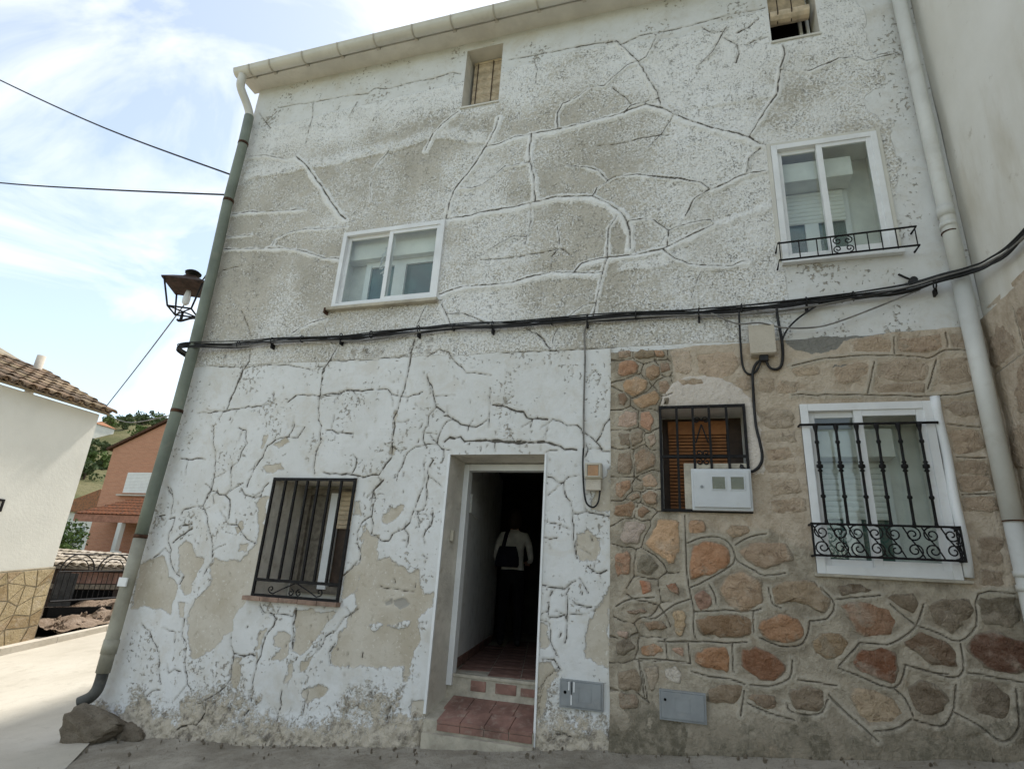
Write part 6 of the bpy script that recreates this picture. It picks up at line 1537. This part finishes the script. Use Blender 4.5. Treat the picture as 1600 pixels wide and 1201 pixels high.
# ================================================================== plants
def make_leaf(name, a, b):
    t = NT(name, .7, .2)
    n = t.noise(1.3, 3); n2 = t.noise(9, 2)
    t.col(t.mix(t.step(t.math('ADD', t.math('MULTIPLY', n, .6), t.math('MULTIPLY', n2, .4)), .35, .65), a, b)); return t.m
MAT['leaf'] = make_leaf('shrub_leaf', (.05, .085, .022), (.13, .18, .05))
MAT['leaf2'] = make_leaf('hazed_pine_leaf', (.05, .075, .032), (.11, .14, .06))  # lightened so that distance haze is part of the leaf colour
MAT['bark'] = simple('tree_bark', (.10, .075, .055), .95, .1, scale=8)
def crown(c, rad, n, size, seed, lobes=7):
    rr = random.Random(seed); m = MB()
    L = [(Vector((rr.gauss(0, .45), rr.gauss(0, .45), rr.gauss(0, .40))), rr.uniform(.35, .6)) for _ in range(lobes)]
    for _ in range(n):
        q, r = rr.choice(L)
        d = Vector((rr.gauss(0, 1), rr.gauss(0, 1), rr.gauss(0, 1))).normalized() * r * (rr.random() ** .4)
        p = q + d; p = Vector((c[0] + p.x * rad[0], c[1] + p.y * rad[1], c[2] + p.z * rad[2]))
        a = Vector((rr.gauss(0, 1), rr.gauss(0, 1), rr.gauss(0, 1))).normalized(); b = a.orthogonal().normalized()
        s_ = size * rr.uniform(.6, 1.3)
        m.add([p - a * s_, p + b * s_ * .5, p + a * s_, p - b * s_ * .5], [(0, 1, 2, 3)])
    return m
def plant(name, label, cat, base, rad, h, n, size, seed, mat, trunk=.08, group=None):
    t = thing(name, label, cat, base, group)
    c = (base[0], base[1], base[2] + h)
    crown(c, rad, n, size, seed).build('crown', mat, t)
    m = MB().tube([base, (base[0] + .05 * rad[0], base[1], base[2] + h * .55), (base[0], base[1], base[2] + h)], [trunk, trunk * .8, trunk * .3], 7)
    for k in range(3):
        a = k * 2.1 + seed
        m.tube([(base[0], base[1], base[2] + h * .5), (base[0] + rad[0] * .5 * math.cos(a), base[1] + rad[1] * .5 * math.sin(a), base[2] + h * 1.05)], [trunk * .5, trunk * .2], 5)
    m.build('trunk', 'bark', t)
for i, (b, rad, h, lab) in enumerate([((-27.4, 14.6, .2), (1.6, 1.2, 1.35), 1.5, 'round green shrub growing against the white house edge'), ((-22.6, 11.6, .1), (1.1, .9, .7), .8, 'low green shrub in front of the brick house wall'),
                                     ((-33.5, 16.5, .3), (1.9, 1.6, 1.6), 1.6, 'tall green shrub just left of the porch'), ((-20.6, 10.8, .1), (1.0, .8, .45), .75, 'dark creeper draped over the fence below the porch')]):
    plant('garden_shrub', lab, 'shrub', b, rad, h, 2600, .09, 50 + i, 'leaf', .05)

# hill behind the houses
na, nr = 90, 60
v = []; f = []
for j in range(nr):
    r = 70 + 260 * (j / (nr - 1))
    for i in range(na):
        az = math.radians(100 + 100 * i / (na - 1))       # from +X counter-clockwise
        s_ = j / (nr - 1)
        side = min(1, i / 18, (na - 1 - i) / 18)
        z = -1 + 62 * (s_ ** 1.15) * side * (.75 + .5 * float(fbm(np.array([az * 6.0]), np.array([s_ * 2.0]), 1.0, 4, 15)[0])) 
        v.append((r * math.cos(az), r * math.sin(az), z))
for j in range(nr - 1):
    for i in range(na - 1): f.append((j * na + i, j * na + i + 1, (j + 1) * na + i + 1, (j + 1) * na + i))
me = bpy.data.meshes.new('hill'); me.from_pydata(v, [], f)
MAT['hill'] = make_ground('hillside_scrub', (.11, .115, .05), (.19, .17, .09), (.045, .06, .024), (.06, .07, .03), .06, .3)
hill = tag(mesh_obj('hill', me, 'hill', None, True), kind='structure')
HV = np.array(v).reshape(nr, na, 3)
def on_hill(azd, r):
    i = int(round((azd - 100) / 100 * (na - 1))); j = int(round((r - 70) / 260 * (nr - 1)))
    return tuple(HV[min(max(j, 0), nr - 1), min(max(i, 0), na - 1)])
hr = random.Random(8)
cl = [(hr.uniform(137, 151), hr.uniform(90, 300)) for _ in range(16)]
for k in range(72):
    q = hr.choice(cl); az = q[0] + hr.gauss(0, .9); r = q[1] + hr.gauss(0, 9)
    b = on_hill(az, r); s_ = hr.uniform(1.3, 3.4)
    plant('hill_tree', 'small dark tree among the scrub on the distant hillside', 'tree', b, (s_ * hr.uniform(.9, 1.5), s_ * 1.1, s_ * hr.uniform(.7, 1.1)), s_ * .8, 320, .5, 200 + k, 'leaf2' if k % 3 else 'leaf', .3, 'trees scattered over the distant hillside')
fh = thing('hill_house', 'tiny white house high on the distant green hill', 'house', on_hill(144.5, 262))
b = on_hill(144.5, 262)
MB().box(b[0] - 6, b[0] + 6, b[1] - 4, b[1] + 4, b[2] - 3, b[2] + 3.5).build('wall', 'white_wall', fh)
MB().add([(b[0] - 6.5, b[1] - 4.5, b[2] + 3.5), (b[0] + 6.5, b[1] - 4.5, b[2] + 3.5), (b[0] + 6.5, b[1] + 4.5, b[2] + 3.5), (b[0] - 6.5, b[1] + 4.5, b[2] + 3.5), (b[0] - 4, b[1], b[2] + 5.3), (b[0] + 4, b[1], b[2] + 5.3)],
         [(0, 1, 5, 4), (1, 2, 5), (2, 3, 4, 5), (3, 0, 4), (3, 2, 1, 0)]).build('roof', MAT['porch_tile'], fh).color = (*lin((160, 110, 80)), 1)
